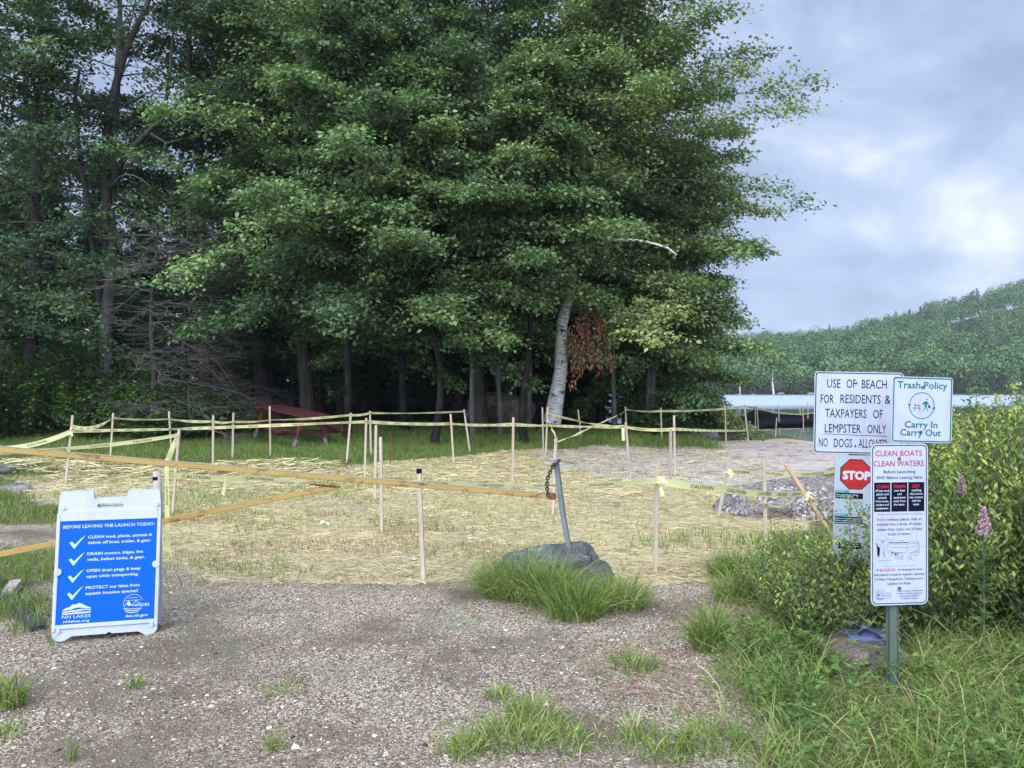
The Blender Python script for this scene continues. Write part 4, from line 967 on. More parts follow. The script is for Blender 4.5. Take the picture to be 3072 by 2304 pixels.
def front_frame(pts, hole):
    """outline with a rectangular slot; triangulated by bmesh"""
    bm = bmesh.new(); lp = []
    for poly in (pts, hole):
        vs = [bm.verts.new((x, 0, z)) for x, z in poly]; lp += [bm.edges.new((vs[i], vs[(i+1) % len(vs)])) for i in range(len(vs))]
    bmesh.ops.triangle_fill(bm, use_beauty=True, use_dissolve=False, edges=lp)
    ex = bmesh.ops.extrude_face_region(bm, geom=list(bm.faces)); bmesh.ops.translate(bm, vec=(0, .022, 0), verts=[v for v in ex['geom'] if isinstance(v, bmesh.types.BMVert)])
    bmesh.ops.recalc_face_normals(bm, faces=bm.faces)
    me = bpy.data.meshes.new('f'); bm.to_mesh(me); bm.free(); return me
slot = rrect(-.075, HB-.062, .075, HB-.034, .012, 4)
fp = link('front_panel', front_frame(slab(0, 0, 1), slot), M['plastic'], af); fp.rotation_euler = (-TILT, 0, 0)
md = fp.modifiers.new('bevel', 'BEVEL'); md.width = .005; md.segments = 2; md.limit_method = 'ANGLE'; md.angle_limit = R(50)
bk = link('back_panel', front_frame(slab(0, 0, 0), slot), M['plastic'], af); bk.rotation_euler = (TB, 0, 0); bk.location = (0, HB*(math.sin(TILT)+math.sin(TB))+.012, 0)
# raised rim round the poster
px0, px1, pz0, pz1 = -.278, .278, .10, .728
mb = MB(); mb.prism([(px0, pz0), (px1, pz0), (px1, pz1), (px0, pz1)], -.003, -.0005); poster = mb.build('poster', M['blue'], fp)
mb = MB()
for (x0, z0, x1, z1) in ((-W2+.004, .06, px0, HB-.09), (px1, .06, W2-.004, HB-.09), (px0, pz1, px1, HB-.075), (px0, .075, px1, pz0)): mb.prism([(x0, z0), (x1, z0), (x1, z1), (x0, z1)], -.009, -.0005)
o = mb.build('frame_rim', M['plastic'], fp); md = o.modifiers.new('bevel', 'BEVEL'); md.width = .003; md.segments = 2
for (cx, cz) in ((px0, .42), (px1, .44)):
    mb = MB(); mb.tube([(cx, -.0095, cz), (cx, -.014, cz)], .022, 16); mb.build('clip', M['plastic'], fp)
for (cx, cz) in ((-W2+.035, HB-.06), (W2-.03, HB-.05), (-W2+.04, .065), (W2-.04, .065)):
    mb = MB(); mb.tube([(cx, -.0005, cz), (cx, -.012, cz)], .012, 12); mb.build('boss', M['plastic'], fp)
mb = MB(); mb.box((.02, -.004, .030), (.02, .01, .012)); mb.build('latch', M['ink'], fp)
U = lambda u: px0+u*(px1-px0); Vv = lambda t: pz1-t*(pz1-pz0)
s = Sheet(poster, -.0035, U, Vv)
s.text('BEFORE LEAVING THE LAUNCH TODAY:', .03, .97, .07, .030, 'ink_white', .012)
for i, (a, xa, b, xb) in enumerate((('CLEAN mud, plants, animals &', .95, 'debris off boat, trailer, & gear.', .94), ('DRAIN motors, bilges, live', .86, 'wells, ballast tanks, & gear.', .88), ('OPEN drain plugs & keep', .84, 'open while transporting.', .82), ('PROTECT our lakes from', .835, 'aquatic invasive species!', .82))):
    t0 = .176+.165*i; s.text(a, .285, xa, t0, .027, 'ink_white', .018); s.text(b, .285, xb, t0+.055, .027, 'ink_white', .018)
    s.poly([(.10, t0+.035), (.125, t0+.025), (.155, t0+.055), (.22, t0-.005), (.262, t0-.035), (.20, t0+.035), (.155, t0+.092), (.145, t0+.092)][::-1], 'ink_lime')
# NH LAKES mark: layered mountain silhouette
def band(top, bot, m='ink_white'): s.poly(top+bot[::-1], m)
band([(.06, .868), (.09, .842), (.13, .835), (.165, .808), (.19, .815), (.225, .798), (.26, .812), (.30, .835), (.345, .850)], [(.06, .872), (.10, .862), (.15, .858), (.19, .845), (.225, .842), (.26, .848), (.30, .856), (.345, .860)])
band([(.06, .880), (.12, .868), (.19, .866), (.26, .858), (.345, .868)], [(.06, .888), (.14, .882), (.21, .880), (.28, .870), (.345, .876)]); band([(.06, .893), (.2, .888), (.345, .884)], [(.06, .905), (.2, .903), (.345, .898)])
s.text('NH LAKES', .06, .345, .942, .030, 'ink_white', .004); s.text('nhlakes.org', .075, .335, .982, .022, 'ink_white', .02)
des_logo(s, .775, .835, .1, 1, .58/.67, 'ink_white', .0022); s.rect(.765, .838, .955, .872, 'blue', 2); s.text('NHDES', .77, .945, .868, .026, 'ink_white', .016, 3); s.text('des.nh.gov', .70, .935, .968, .024, 'ink_white', .02)
s.flush({})

# ------------------------------------------------------------------ barrier gate
gt = thing('barrier_gate', 'yellow steel barrier gate with a drooping top beam and a diagonal brace', 'gate', P(-260, 1700, 5.4))
g0 = gt.location
dl = lambda px: 5.5+(6.15-5.5)*px/1658
A = P(-250, 1326, dl(-250)); B = P(1657, 1489, dl(1657)); C = P(-250, 1714, dl(-250)); D = P(1010, 1450, dl(1010))
mb = MB(); mb.bar(A-g0, B-g0, .0415, .0415, bev=.004); beam = mb.build('beam', M['gate'], gt)
# sheet of worn primer on the top face
t = (B-A).normalized(); mb = MB(); mb.bar(A-g0+Vector((0, 0, .0216)), B-g0+Vector((0, 0, .0216)), .039, .0012); mb.build('worn_top', M['gate_worn'], beam)
mb = MB(); mb.bar(C-g0, D-g0+Vector((0, 0, -.021)), .039, .039, bev=.004); brace = mb.build('brace', M['gate'], gt)
mb = MB()
for k in range(40):
    q = D-g0+(t*(random.uniform(-.20, .03)))+Vector((0, -.021, -.022)); mb.box(q, (random.uniform(.01, .03), .008, random.uniform(.006, .014)), Euler((random.random(), random.random()*.5, random.random())))
mb.build('weld', M['rust'], gt)
mb = MB(); mb.box(B-g0, (.06, .047, .050), None, .004); mb.build('end_cap', M['rust'], gt)
mb = MB(); mb.tube([A-g0+Vector((0, 0, -1.3)), A-g0+Vector((0, 0, .15))], .06, 14); mb.build('hinge_post', M['gate'], gt)
# leaning steel post
pb_ = P(1722, 1725, 6.15); pt_ = P(1667, 1378, 6.2); o = None
sp0 = thing('latch_post', 'leaning grey steel post with a chain at its top, behind the near boulder', 'post', pb_)
mb = MB(); mid_ = (pt_-pb_)*.5+Vector((-.012, 0, 0)); pts_ = [Vector((.02, 0, -.35)), Vector((0, 0, 0)), mid_, pt_-pb_]
for a, b in zip(pts_[:-1], pts_[1:]): mb.bar(a, b, .042, .038, bev=.003)
mb.build('shaft', M['steel'], sp0)
# chain
def torus_link(mb, c, ax, side, L=.034, r=.0055, wd=.013):
    pts = []
    for k in range(16):
        a = 2*math.pi*k/16; u = math.cos(a); v = math.sin(a); pts.append(c+ax*(L*.5*u)+side*(wd*v))
    pts += [pts[0]]; mb.tube(pts, r, 6, False)
ch = thing('chain', 'dark rusty chain looped over the leaning post and hooked on the beam end', 'chain', pt_)
c0 = P(1664, 1392, 6.14); c1 = P(1644, 1484, 6.12); n = 12
rt = [c0+(c1-c0)*(k/(n-1))+Vector((-.03*math.sin(math.pi*k/(n-1)), -.03*(1-k/(n-1))*0, 0)) for k in range(n)]
loop_ = [pt_+Vector((.03*math.cos(a), .03*math.sin(a)-.0, -.03+.02*math.cos(a*1))) for a in np.linspace(0, 5.6, 8)]
for k, q in enumerate(rt):
    ax = (rt[min(k+1, n-1)]-rt[max(k-1, 0)]).normalized(); sd2 = Vector((1, 0, 0)) if k % 2 else Vector((0, 1, 0)); sd2 = (sd2-ax*sd2.dot(ax)).normalized()
    mb = MB(); torus_link(mb, q-pt_, ax, sd2, .038, .0048, .012); mb.build('link', M['chain'], ch, True)
for k, q in enumerate(loop_):
    nx_ = loop_[(k+1) % 8]; ax = (nx_-q).normalized(); sd2 = Vector((0, 0, 1)) if k % 2 else ax.cross(Vector((0, 0, 1))).normalized()
    mb = MB(); torus_link(mb, q-pt_, ax, sd2, .036, .0046, .011); mb.build('link', M['chain'], ch, True)

# ------------------------------------------------------------------ caution tape
def tape(label, pts, sag=0., width=.062, tilt=.5, mirror=False, letters=True, phase=.1, sp=.46, twist=0.):
    """pts: list of 3-D points the tape runs through"""
    pts = [Vector(p) for p in pts]; path = []; nseg = 14
    sags = sag if hasattr(sag, '__len__') else [sag]*(len(pts)-1)
    for i in range(len(pts)-1):
        for k in range(nseg+(i == len(pts)-2)):
            u = k/nseg; path.append(pts[i].lerp(pts[i+1], u)-Vector((0, 0, 4*sags[i]*u*(1-u))))
    rs_ = RS(int(abs(pts[0].x*977+pts[-1].y*131+pts[0].z*57)) % 9999); ph = rs_.rand(3)*6
    cum = [0.]
    for a, b in zip(path[:-1], path[1:]): cum.append(cum[-1]+(b-a).length)
    path_n = np.array([tuple(p) for p in path]); cum = np.array(cum)
    def frame(sv):
        p = Vector([np.interp(sv, cum, path_n[:, j]) for j in range(3)]); q = Vector([np.interp(min(sv+.02, cum[-1]), cum, path_n[:, j]) for j in range(3)]); r = Vector([np.interp(max(sv-.02, 0), cum, path_n[:, j]) for j in range(3)])
        t = (q-r).normalized(); up = Vector((0, 0, 1)); up = (up-t*up.dot(t))
        if up.length < .1: up = Vector((1, 0, 0))
        up.normalize(); nrm = t.cross(up)
        a = tilt+.30*math.sin(sv*1.3+ph[0])+.25*math.sin(sv*3.1+ph[1])+twist*sv
        return p, t, up*math.cos(a)+nrm*math.sin(a), nrm*math.cos(a)-up*math.sin(a)
    L = cum[-1]; n = max(6, int(L/.06)); vs = []; org = pts[0]
    for i in range(n+1):
        p, t, ac, nr = frame(L*i/n); vs += [p+ac*width/2-org, p-nr*.004-org, p-ac*width/2-org]
    fs = []
    for i in range(n): a = i*3; fs += [(a, a+1, a+4, a+3), (a+1, a+2, a+5, a+4)]
    me = bpy.data.meshes.new('tape'); me.from_pydata(vs, [], fs); o = link('caution_tape', me, M['tape'], None, True); o.location = org
    tag(o, label, 'caution tape', 'yellow caution tapes strung between the stakes')
    if letters:
        mb = MB(); v, f = glyphs('CAUTION', 0.); wd = v[:, 0].max(); h = width*.5; k = h/CAP; sx_ = min(.27/wd, k*1.25)
        p0 = phase
        while p0+wd*sx_ < L-.02:
            vv = []
            for q in v:
                u = (wd-q[0])*sx_ if mirror else q[0]*sx_
                p, t, ac, nr = frame(p0+u); vv.append(p+ac*(q[1]*k-h/2)+nr*(.003)-org)
            mb.add(vv, f); off = len(vv)
            vv2 = []
            for q in v:
                u = (wd-q[0])*sx_ if mirror else q[0]*sx_
                p, t, ac, nr = frame(p0+u); vv2.append(p+ac*(q[1]*k-h/2)-nr*(.008)-org)
            mb.add(vv2, f); p0 += sp
        if mb.v:
            me = bpy.data.meshes.new('l'); me.from_pydata(mb.v, [], mb.f); link('lettering', me, M['ink'], o)
    return o
def on(key, py, dy=-.03):
    b, t = SK[key]; yb = 1152+(CAMZ-b.z)*F/b.y; yt = 1152+(CAMZ-t.z)*F/t.y; u = (py-yb)/(yt-yb); p = b.lerp(t, u); return p+Vector((0, dy, 0))
tape('loose sagging tape running out of the left edge of the photo to the leftmost stake', [on('S0', 1330), on('S1', 1296)], .16, .075, .3)
tape('short drooping tape between the leftmost stake and the next back stake', [on('S1', 1278), on('S2', 1254)], .10, .06, .4)
tape('upper back tape running past the picnic table', [on('S2', 1254), on('S3', 1257), on('S5', 1264), on('S6', 1265), on('S8', 1260), on('S9', 1245), on('S11', 1239), on('S17', 1234)], .02, .05, .7, True)
tape('long middle tape crossing the whole back of the field to the beach sign', [on('S1', 1293), on('S3', 1288, .03), on('S5', 1283), on('S10', 1265), on('S16', 1271), on('S18', 1273), on('S20', 1276), on('S24', 1281), on('S26', 1287), on('S31', 1291), on('S33', 1283), on('SR', 1278)], [.0, 0, 0, .02, .02, .01, .01, .03, .02, .02, .03, .02], .054, .35, True)
tape('low tape rising from the gate beam at left to the leaning front stake', [P(-190, 1362, 8.4), P(90, 1351, 8.8), on('S4', 1305)], .03, .05, .8)
tape('tape slanting down from the leaning front stake to the gate beam', [on('S4', 1302), P(497, 1398, 5.80)], 0, .045, .9, letters=False)
tape('tape hanging straight down from the gate beam beside the sandwich board', [P(500, 1378, 5.80), P(501, 1500, 5.78), P(503, 1655, 5.80)], 0, .034, .2, phase=.2, sp=.9)
tape('pale tape end hanging below the gate beam', [P(680, 1428, 5.84), P(668, 1484, 5.85)], 0, .06, .5, letters=False)
tape('near tape from the hanging strip past the burnt-topped stake to the knotted front stake', [P(502, 1424, 5.82), P(760, 1434, 6.0), P(1010, 1441, 6.15), on('S15', 1443), P(1640, 1456, 6.40), on('S28', 1440)], .012, .050, .75)
tape('near tape between the knotted stake and the leaning orange stake', [on('S28', 1441), P(2165, 1466, 6.75), on('S34', 1480), on('S35', 1478)], .01, .062, .25, phase=.35, sp=.42)
tape('limp tape loop sagging below the near tape at the right', [P(2240, 1478, 7.0), on('S34', 1512), P(2380, 1500, 7.4)], .04, .045, .9)
tape('tape running from the brown leaning stake behind the front stake to the STOP panel', [on('S29', 1409), P(2289, 1416, 9.4), P(2390, 1423, 9.2), P(2510, 1411, 9.0), P(2620, 1404, 8.8)], .015, .06, .7)
tape('tape slanting down from the two close stakes past the white knot', [on('S20', 1240), on('S22', 1263), P(1784, 1273, 17), on('S24', 1279)], .01, .055, .7, letters=False)
tape('short tape from the close stakes down to the stake behind the chain', [on('S20', 1256), on('S21', 1312)], 0, .045, .8, letters=False)
tape('crossing tape rising from the stake behind the chain to the back stake', [on('S21', 1326), P(1782, 1276, 14.5), on('S23', 1233)], .02, .045, .8, letters=False)
tape('far tape along the beach edge in front of the silt fence', [on('S23', 1228), on('S25', 1233), on('S30', 1226), on('S31', 1218), on('S33', 1243), on('SR', 1232)], [.03, .02, .01, .06, .02], .055, .5, True)
tape('tape end hanging from the weathered stake', [P(1869, 1284, 12.8), P(1870, 1322, 12.8)], 0, .05, .3, letters=False)
# knots
def knot(p, lab):
    mb = MB(); rs_ = RS(int(abs(p.x*100)))
    for k in range(5):
        d = Vector((rs_.normal(0, .03), -.03+rs_.normal(0, .01), -abs(rs_.normal(.03, .03)))); a = Vector((rs_.normal(0, .012), 0, rs_.normal(0, .02)))
        mb.add([a, a+Vector((.03, 0, .01)), a+d+Vector((.03, 0, 0)), a+d], [(0, 1, 2, 3)])
    o = mb.build('tape_knot', M['tape']); o.location = p; tag(o, lab, 'tape knot', 'tape knots on the stakes')
knot(on('S22', 1262, -.04), 'white tape knot on the left-leaning stake right of the birch'); knot(on('S28', 1440, -.035), 'yellow tape knot on the front stake right of the boulder')
knot(on('S29', 1412, -.035), 'white tape knot on the brown leaning stake'); knot(on('S1', 1292, -.035), 'tape knot on the leftmost stake'); knot(on('S35', 1480, -.035), 'tape knot on the leaning orange stake')

# ------------------------------------------------------------------ picnic table
ne = P(938, 1342, 17.0); fe = P(812, 1308, 18.7); ax_ = (fe-ne); yawt = math.atan2(ax_.y, ax_.x); pit = -math.atan2(.17, 2.35)
tb = thing('picnic_table', 'red weathered wooden picnic table tilted on the grass at the edge of the wood', 'picnic table', ne, (0, pit, yawt))
LT = 2.35; HT = .70; WT = .72
mb = MB()
for k in range(5): mb.box((LT/2, -WT/2+WT*(k+.5)/5, HT), (LT+.2, WT/5-.012, .042), None, .004)
mb.build('tabletop', M['red'], tb)
for sgn in (-1, 1):
    mb = MB()
    for k in range(2): mb.box((LT/2+.05, sgn*(.66+.135*(k-.5)), .37), (LT+.15, .125, .042), None, .004)
    mb.build('bench', M['red'], tb)
for xx in (.12, LT-.12):
    for sgn in (-1, 1):
        mb = MB(); mb.bar((xx, sgn*.40, -.03), (xx, sgn*.20, HT-.02), .042, .10, up=(1, 0, 0), bev=.004); mb.build('leg', M['red_leg'], tb)
    mb = MB(); mb.box((xx+.045, 0, .325), (.04, 1.50, .10), None, .004); mb.build('bench_support', M['red'], tb)
    mb = MB(); mb.box((xx+.045, 0, HT-.06), (.04, WT-.08, .08), None, .004); mb.build('top_batten', M['red'], tb)
mb = MB(); mb.bar((.2, 0, HT-.08), (LT/2, 0, .33), .035, .07); mb.bar((LT-.2, 0, HT-.08), (LT/2, 0, .33), .035, .07); mb.build('diagonal_brace', M['red'], tb)

# ------------------------------------------------------------------ silt fence
sf = thing('silt_fence', 'low black silt fence with thin stakes along the water edge', 'silt fence', P(2200, 1280, 27.5))
prof_ = [(2076, 1250, 1272, 25.5), (2088, 1233, 1272, 25.6), (2092, 1238, 1274, 26), (2120, 1256, 1277, 27), (2140, 1265, 1276, 27.6), (2175, 1264, 1275, 28), (2190, 1264, 1277, 28), (2230, 1247, 1278, 28), (2266, 1228, 1278, 28), (2275, 1230, 1278, 28), (2333, 1243, 1276, 28.2), (2400, 1245, 1275, 28.6), (2440, 1240, 1272, 28.8), (2520, 1243, 1272, 29)]
vs = []; n = len(prof_); K = 9; rs = RS(5); sub = 6; m_ = (n-1)*sub+1
for i in range(m_):
    u = i/sub; a = int(min(u, n-2)); f_ = u-a; q = [prof_[a][k]*(1-f_)+prof_[a+1][k]*f_ for k in range(4)]
    top = P(q[0], q[1], q[3]); bot = P(q[0], q[2], q[3]-.25); bot.z -= .12
    for k in range(K):
        v = k/(K-1); p = top.lerp(bot, v); p.y += .06*math.sin(v*9+u*1.1)+.03*math.sin(u*2.7+v*4)-.08*math.sin(math.pi*v); vs.append(p-sf.location)
me = bpy.data.meshes.new('f'); me.from_pydata(vs, [], [(i*K+k, (i+1)*K+k, (i+1)*K+k+1, i*K+k+1) for i in range(m_-1) for k in range(K-1)]); link('fabric', me, M['silt'], sf, True)
for (tx, ty, bx, by, d) in ((2099, 1233, 2098, 1283, 25.4), (2109, 1232, 2108, 1272, 26.4), (2125, 1231, 2123, 1285, 25.6), (2137, 1231, 2139, 1273, 27.4), (2210, 1229, 2203, 1280, 27.8), (2266, 1217, 2266, 1285, 27.6), (2270, 1217, 2275, 1284, 27.5), (2335, 1215, 2338, 1277, 28), (2409, 1217, 2410, 1273, 28.4), (2423, 1207, 2424, 1272, 28.6)):
    mb = MB(); a = P(bx, by, d)-sf.location; b = P(tx, ty, d)-sf.location; mb.bar(a-(b-a).normalized()*.3, b, .032, .03); mb.build('stake', M['stake'], sf)

# ------------------------------------------------------------------ sandals, timber, litter, flowers
def sandal(label, loc, rot):
    t = thing('sandal', label, 'sandal', loc, rot, 'pair of sandals on the rock'); n = 22; out = []
    for k in range(n):
        a = 2*math.pi*k/n; x_ = .135*math.cos(a); wd = .048-.010*math.cos(a-.4)*(1 if math.cos(a) < 0 else -.4); out.append((x_, wd*math.sin(a)))
    mb = MB(); rings = [(0, .94), (.006, 1.0), (.020, 1.0), (.026, .95)]; vs = []
    for z, s2 in rings: vs += [(x_*s2, y_*s2, z+.018*max(0, x_/.135)**2+.006*max(0, -x_/.135)) for x_, y_ in out]
    fs = [(i*n+k, i*n+(k+1) % n, (i+1)*n+(k+1) % n, (i+1)*n+k) for i in range(3) for k in range(n)]+[tuple(range(n-1, -1, -1)), tuple(3*n+k for k in range(n))]
    mb.add(vs, fs); mb.build('sole', M['sandal'], t, True)
    for sgn in (-1, 1):
        mb = MB(); pts = []
        for k in range(8):
            u = k/7; pts.append(Vector((.075-.10*u, sgn*.046*u**.8, .030+.045*math.sin(math.pi*min(1, u*.9+.08)))))
        for i in range(7):
            a, b = pts[i], pts[i+1]; w1_ = Vector((.004+.012*i/7, 0, .004)); w2_ = Vector((.004+.012*(i+1)/7, 0, .004))
            mb.add([a-w1_, a+w1_, b+w2_, b-w2_, a-w1_+Vector((0, 0, .005)), a+w1_+Vector((0, 0, .005)), b+w2_+Vector((0, 0, .005)), b-w2_+Vector((0, 0, .005))], [(0, 1, 2, 3), (4, 7, 6, 5), (0, 4, 5, 1), (1, 5, 6, 2), (2, 6, 7, 3), (3, 7, 4, 0)])
        mb.build('strap', M['sandal'] if sgn < 0 else M['sandal_dark'], t)
    mb = MB(); mb.box((-.01, 0, .0285), (.20, .062, .003)); mb.build('insole', M['sandal_dark'], t); return t
sandal('blue flip-flop at the back of the pair on the brown rock', P(2590, 1905, 4.46)+Vector((0, 0, -.005)), (R(2), R(6), R(172)))
sandal('blue flip-flop at the front of the pair on the brown rock', P(2622, 1920, 4.34)+Vector((0, 0, -.008)), (R(-3), R(7), R(166)))
# dark timbers at the left
def beam(name, label, a, b, w_, h_, mat, cat):
    mb = MB(); c = (a+b)/2; n = 9; vs = []
    for i in range(n):
        p = a.lerp(b, i/(n-1)); t = (b-a).normalized(); sx_ = Vector((t.y, -t.x, 0)).normalized(); up = Vector((0, 0, 1)); j = 1+random.uniform(-.12, .12)
        vs += [p+sx_*w_*.5*j-up*h_*.5-c, p+sx_*w_*.45*j+up*h_*.5-c, p-sx_*w_*.45+up*h_*.5*j-c, p-sx_*w_*.5-up*h_*.5-c]
    fs = [(i*4+k, i*4+(k+1) % 4, i*4+4+(k+1) % 4, i*4+4+k) for i in range(n-1) for k in range(4)]+[(3, 2, 1, 0), tuple((n-1)*4+k for k in range(4))]
    mb.add(vs, fs); o = mb.build(name, mat); o.location = c; return tag(o, label, cat)
h0 = hit(30, 1808); h1 = hit(118, 1898)
beam('timber', 'dark charred timber lying in the grass left of the sandwich board', h0+Vector((0, 0, .03)), h1+Vector((0, 0, .01)), .10, .07, M['timber'], 'timber')
h0 = hit(22, 1806); h1 = hit(48, 1772); beam('timber', 'short grey timber end behind the dark charred timber', h0+Vector((0, 0, .05)), h1+Vector((0, 0, .06)), .08, .06, M['stake_grey'], 'timber')
h0 = hit(-60, 1752); h1 = hit(22, 1762); beam('timber', 'black timber stub at the left edge of the photo', h0+Vector((0, 0, .05)), h1+Vector((0, 0, .03)), .07, .05, M['timber'], 'timber')
def scrap(px, py, s2, lab):
    h = hit(px, py); mb = MB(); rs_ = RS(int(px)); k = 6; vs = [(s2*(i/k-.5)*2+rs_.normal(0, .004), s2*.4*(j/3-.5)*2, .01+abs(rs_.normal(0, .02))) for j in range(4) for i in range(k+1)]
    mb.add(vs, [(j*(k+1)+i, j*(k+1)+i+1, (j+1)*(k+1)+i+1, (j+1)*(k+1)+i) for j in range(3) for i in range(k)]); o = mb.build('paper_scrap', M['paper']); o.location = h; tag(o, lab, 'litter')
scrap(980, 1576, .065, 'crumpled white paper scrap on the mulch left of the bare thick stake'); scrap(1242, 1684, .022, 'tiny white scrap on the mulch beside the burnt-topped stake'); scrap(2030, 1466, .05, 'white scrap on the mulch at the foot of the greyer sand stake')
for (px, py, lab) in ((1448, 1636, 'small yellow flower on the mulch left of the near boulder'), (1907, 1667, 'small yellow flower left of the knotted front stake'), (1463, 1672, 'tiny yellow flower just beside the boulder grass')):
    h = hit(px, py); t = thing('yellow_flower', lab, 'flower', h); mb = MB(); mb.tube([(0, 0, -.02), (0, 0, .05)], .002, 5); mb.build('stem', M['weed'], t)
    mb = MB()
    for k in range(12):
        a = k*math.pi/6; mb.add([(0, 0, .05), (.018*math.cos(a-.2), .018*math.sin(a-.2), .056), (.022*math.cos(a), .022*math.sin(a), .058), (.018*math.cos(a+.2), .018*math.sin(a+.2), .056)], [(0, 1, 2, 3)])
    mb.build('petals', M['petal'], t)

# ------------------------------------------------------------------ verge shrubs at the right
va = bush_data(101, 1.32, .68, 84, 120, .044, .018, 1.0, .55, .034, .003, (.55, 1.12)); vb = bush_data(102, 1.05, .60, 76, 108, .042, .017, 1.0, .55, .034, .003, (.55, 1.15)); vc_ = bush_data(103, .80, .48, 46, 56, .038, .017, .8, .35, .03, .0025, (.4, 1.25))
shA = make_tree('shrub', 'tall yellow-tipped shrub at the right edge of the photo', Vector((3.35, 5.2, gz1(3.35, 5.2)-.03)), va, M['leaf_shrub'], M['twig'], cat='shrub', crown='foliage')
shB = make_tree('shrub', 'leafy shrub directly right of the CLEAN BOATS panel', Vector((2.55, 4.75, gz1(2.55, 4.75)-.03)), vb, M['leaf_shrub'], M['twig'], cat='shrub', crown='foliage')
shC = make_tree('shrub', 'low shrub growing in front of the STOP panel', Vector((1.90, 4.62, gz1(1.9, 4.62)-.03)), vc_, M['leaf_shrub'], M['twig'], cat='shrub', crown='foliage')
rs = RS(110)
GR = 'yellow-tipped shrubs massed along the right bank'
pts_ = []
for yy in np.arange(4.9, 12.5, .62):
    for xx in np.arange(np.interp(yy, [4.9, 6, 8, 12.5], [3.25, 3.6, 4.3, 6.0]), .70*yy+.3, .68): pts_.append((xx+rs.normal(0, .12), yy+rs.normal(0, .14)))
for (xx, yy) in pts_:
    px = xx/yy*F+1536
    want = np.interp(px, [2600, 2760, 2860, 2960, 3072, 3300], [1360, 1275, 1225, 1205, 1175, 1165])
    zt = CAMZ-(want-1152)/F*yy-gz1(xx, yy); src = shA if rs.rand() < .6 else shB; h0_ = 1.32 if src is shA else 1.05
    sc_ = float(np.clip(zt/h0_*rs.uniform(.86, 1.0), .55, 1.5))
    copy_tree(src, Vector((xx, yy, gz1(xx, yy)-.04)), rs.rand()*6.28, (max(.9, sc_), max(.9, sc_), sc_), 'yellow-tipped shrub in the thicket along the right bank', GR)
for (xx, yy, sc_, lab) in ((1.84, 4.95, .72, 'low shrub left of the STOP panel, above the red-brown needles'), (2.12, 4.85, .95, 'low shrub behind the STOP panel post'), (1.86, 5.4, .8, 'low shrub at the foot of the leaning orange stake'),
                          (2.35, 5.2, 1.0, 'low shrub between the two sign posts, behind them')):
    copy_tree(shC, Vector((xx, yy, gz1(xx, yy)-.03)), xx*7, sc_, lab)
# loose tall sapling above the thicket
sap = bush_data(104, 1.75, .35, 9, 60, .075, .035, .5, .2, .06); make_tree('sapling', 'thin pale sapling standing above the thicket against the lake', Vector(((2905-1536)/F*8.6, 8.6, 0)), sap, M['leaf_bush'], M['twig'], cat='sapling', crown='foliage')
# pink spires
def spire(px, ytop, yflow, d, label):
    x_ = (px-1536)/F*d; b = Vector((x_, d, gz1(x_, d))); top = P(px, ytop, d)-b; fl = P(px, yflow, d)-b; t = thing('steeplebush', label, 'flowering plant', b); rs_ = RS(int(px))
    T = Tubes(); T.add(np.array([(0, 0, -.05), tuple(fl*.5), tuple(top)]), [.005, .004, .0015], 5); link('stem', T.mesh(), M['twig'], t)
    n = 700; u = rs_.rand(n); rad = (top.z-fl.z)*.30*(1-u)**.8*np.sqrt(rs_.rand(n)); a = rs_.rand(n)*6.28; arms = np.round(a/(6.28/7))*(6.28/7); a = a*.35+arms*.65
    p = np.stack([fl.x+(top.x-fl.x)*u+rad*np.cos(a), fl.y+(top.y-fl.y)*u+rad*np.sin(a), fl.z+(top.z-fl.z)*u+rad*.35], 1); nr = unit(rs_.normal(0, 1, (n, 3))); ax = unit(np.cross(nr, rs_.normal(0, 1, (n, 3))))
    sz = rs_.uniform(.006, .012, n); link('flower_spike', quads_mesh(leaf_quads(rs_, p, ax, nr, sz, sz), rs_.rand(n)), M['pink'], t)
    n = 60; u = .25+.75*rs_.rand(n); c = np.array([tuple(fl*q) for q in u]); out = unit(rs_.normal(0, 1, (n, 3))*[1, 1, .1]); link('foliage', quads_mesh(leaf_quads(rs_, c, unit(out+[0, 0, .35]), unit(rs_.normal(0, .3, (n, 3))+[0, 0, 1.]), rs_.uniform(.05, .08, n), rs_.uniform(.022, .034, n)), np.clip(rs_.normal(.55, .1, n), 0, 1)), M['weed'], t)
spire(2952, 1522, 1612, 4.25, 'tall pink flower spire in front of the thicket right of the CLEAN BOATS panel'); spire(2884, 1425, 1482, 4.7, 'pinkish-brown flower spire near the Trash Policy panel'); spire(2996, 1338, 1368, 5.6, 'small distant pink flower spire high in the thicket')

# ------------------------------------------------------------------ grass, straw, pebbles
def blades(rs, p, hgt, wid, lean, tint_mu, tint_sd, curl=.35):
    n = len(p); a = rs.rand(n)*6.28; d = np.stack([np.cos(a), np.sin(a), np.zeros(n)], 1); sd = np.stack([-np.sin(a), np.cos(a), np.zeros(n)], 1)
    a2 = rs.rand(n)*6.28; sd = np.stack([np.cos(a2), np.sin(a2), np.zeros(n)], 1)
    ln = (lean*rs.uniform(.2, 1.3, n)*hgt)[:, None]; up = np.array([0, 0, 1.]); h = hgt[:, None]; w_ = wid[:, None]*.5
    m = p+up*h*.55+d*ln*.35; t = p+up*h*(1-curl*.4)+d*ln
    q1 = np.stack([p-sd*w_, p+sd*w_, m+sd*w_*.8, m-sd*w_*.8], 1); q2 = np.stack([m-sd*w_*.8, m+sd*w_*.8, t+sd*w_*.12, t-sd*w_*.12], 1)
    ti = np.clip(rs.normal(tint_mu, tint_sd, n), 0, 1); return np.concatenate([q1, q2]), np.concatenate([ti, ti])
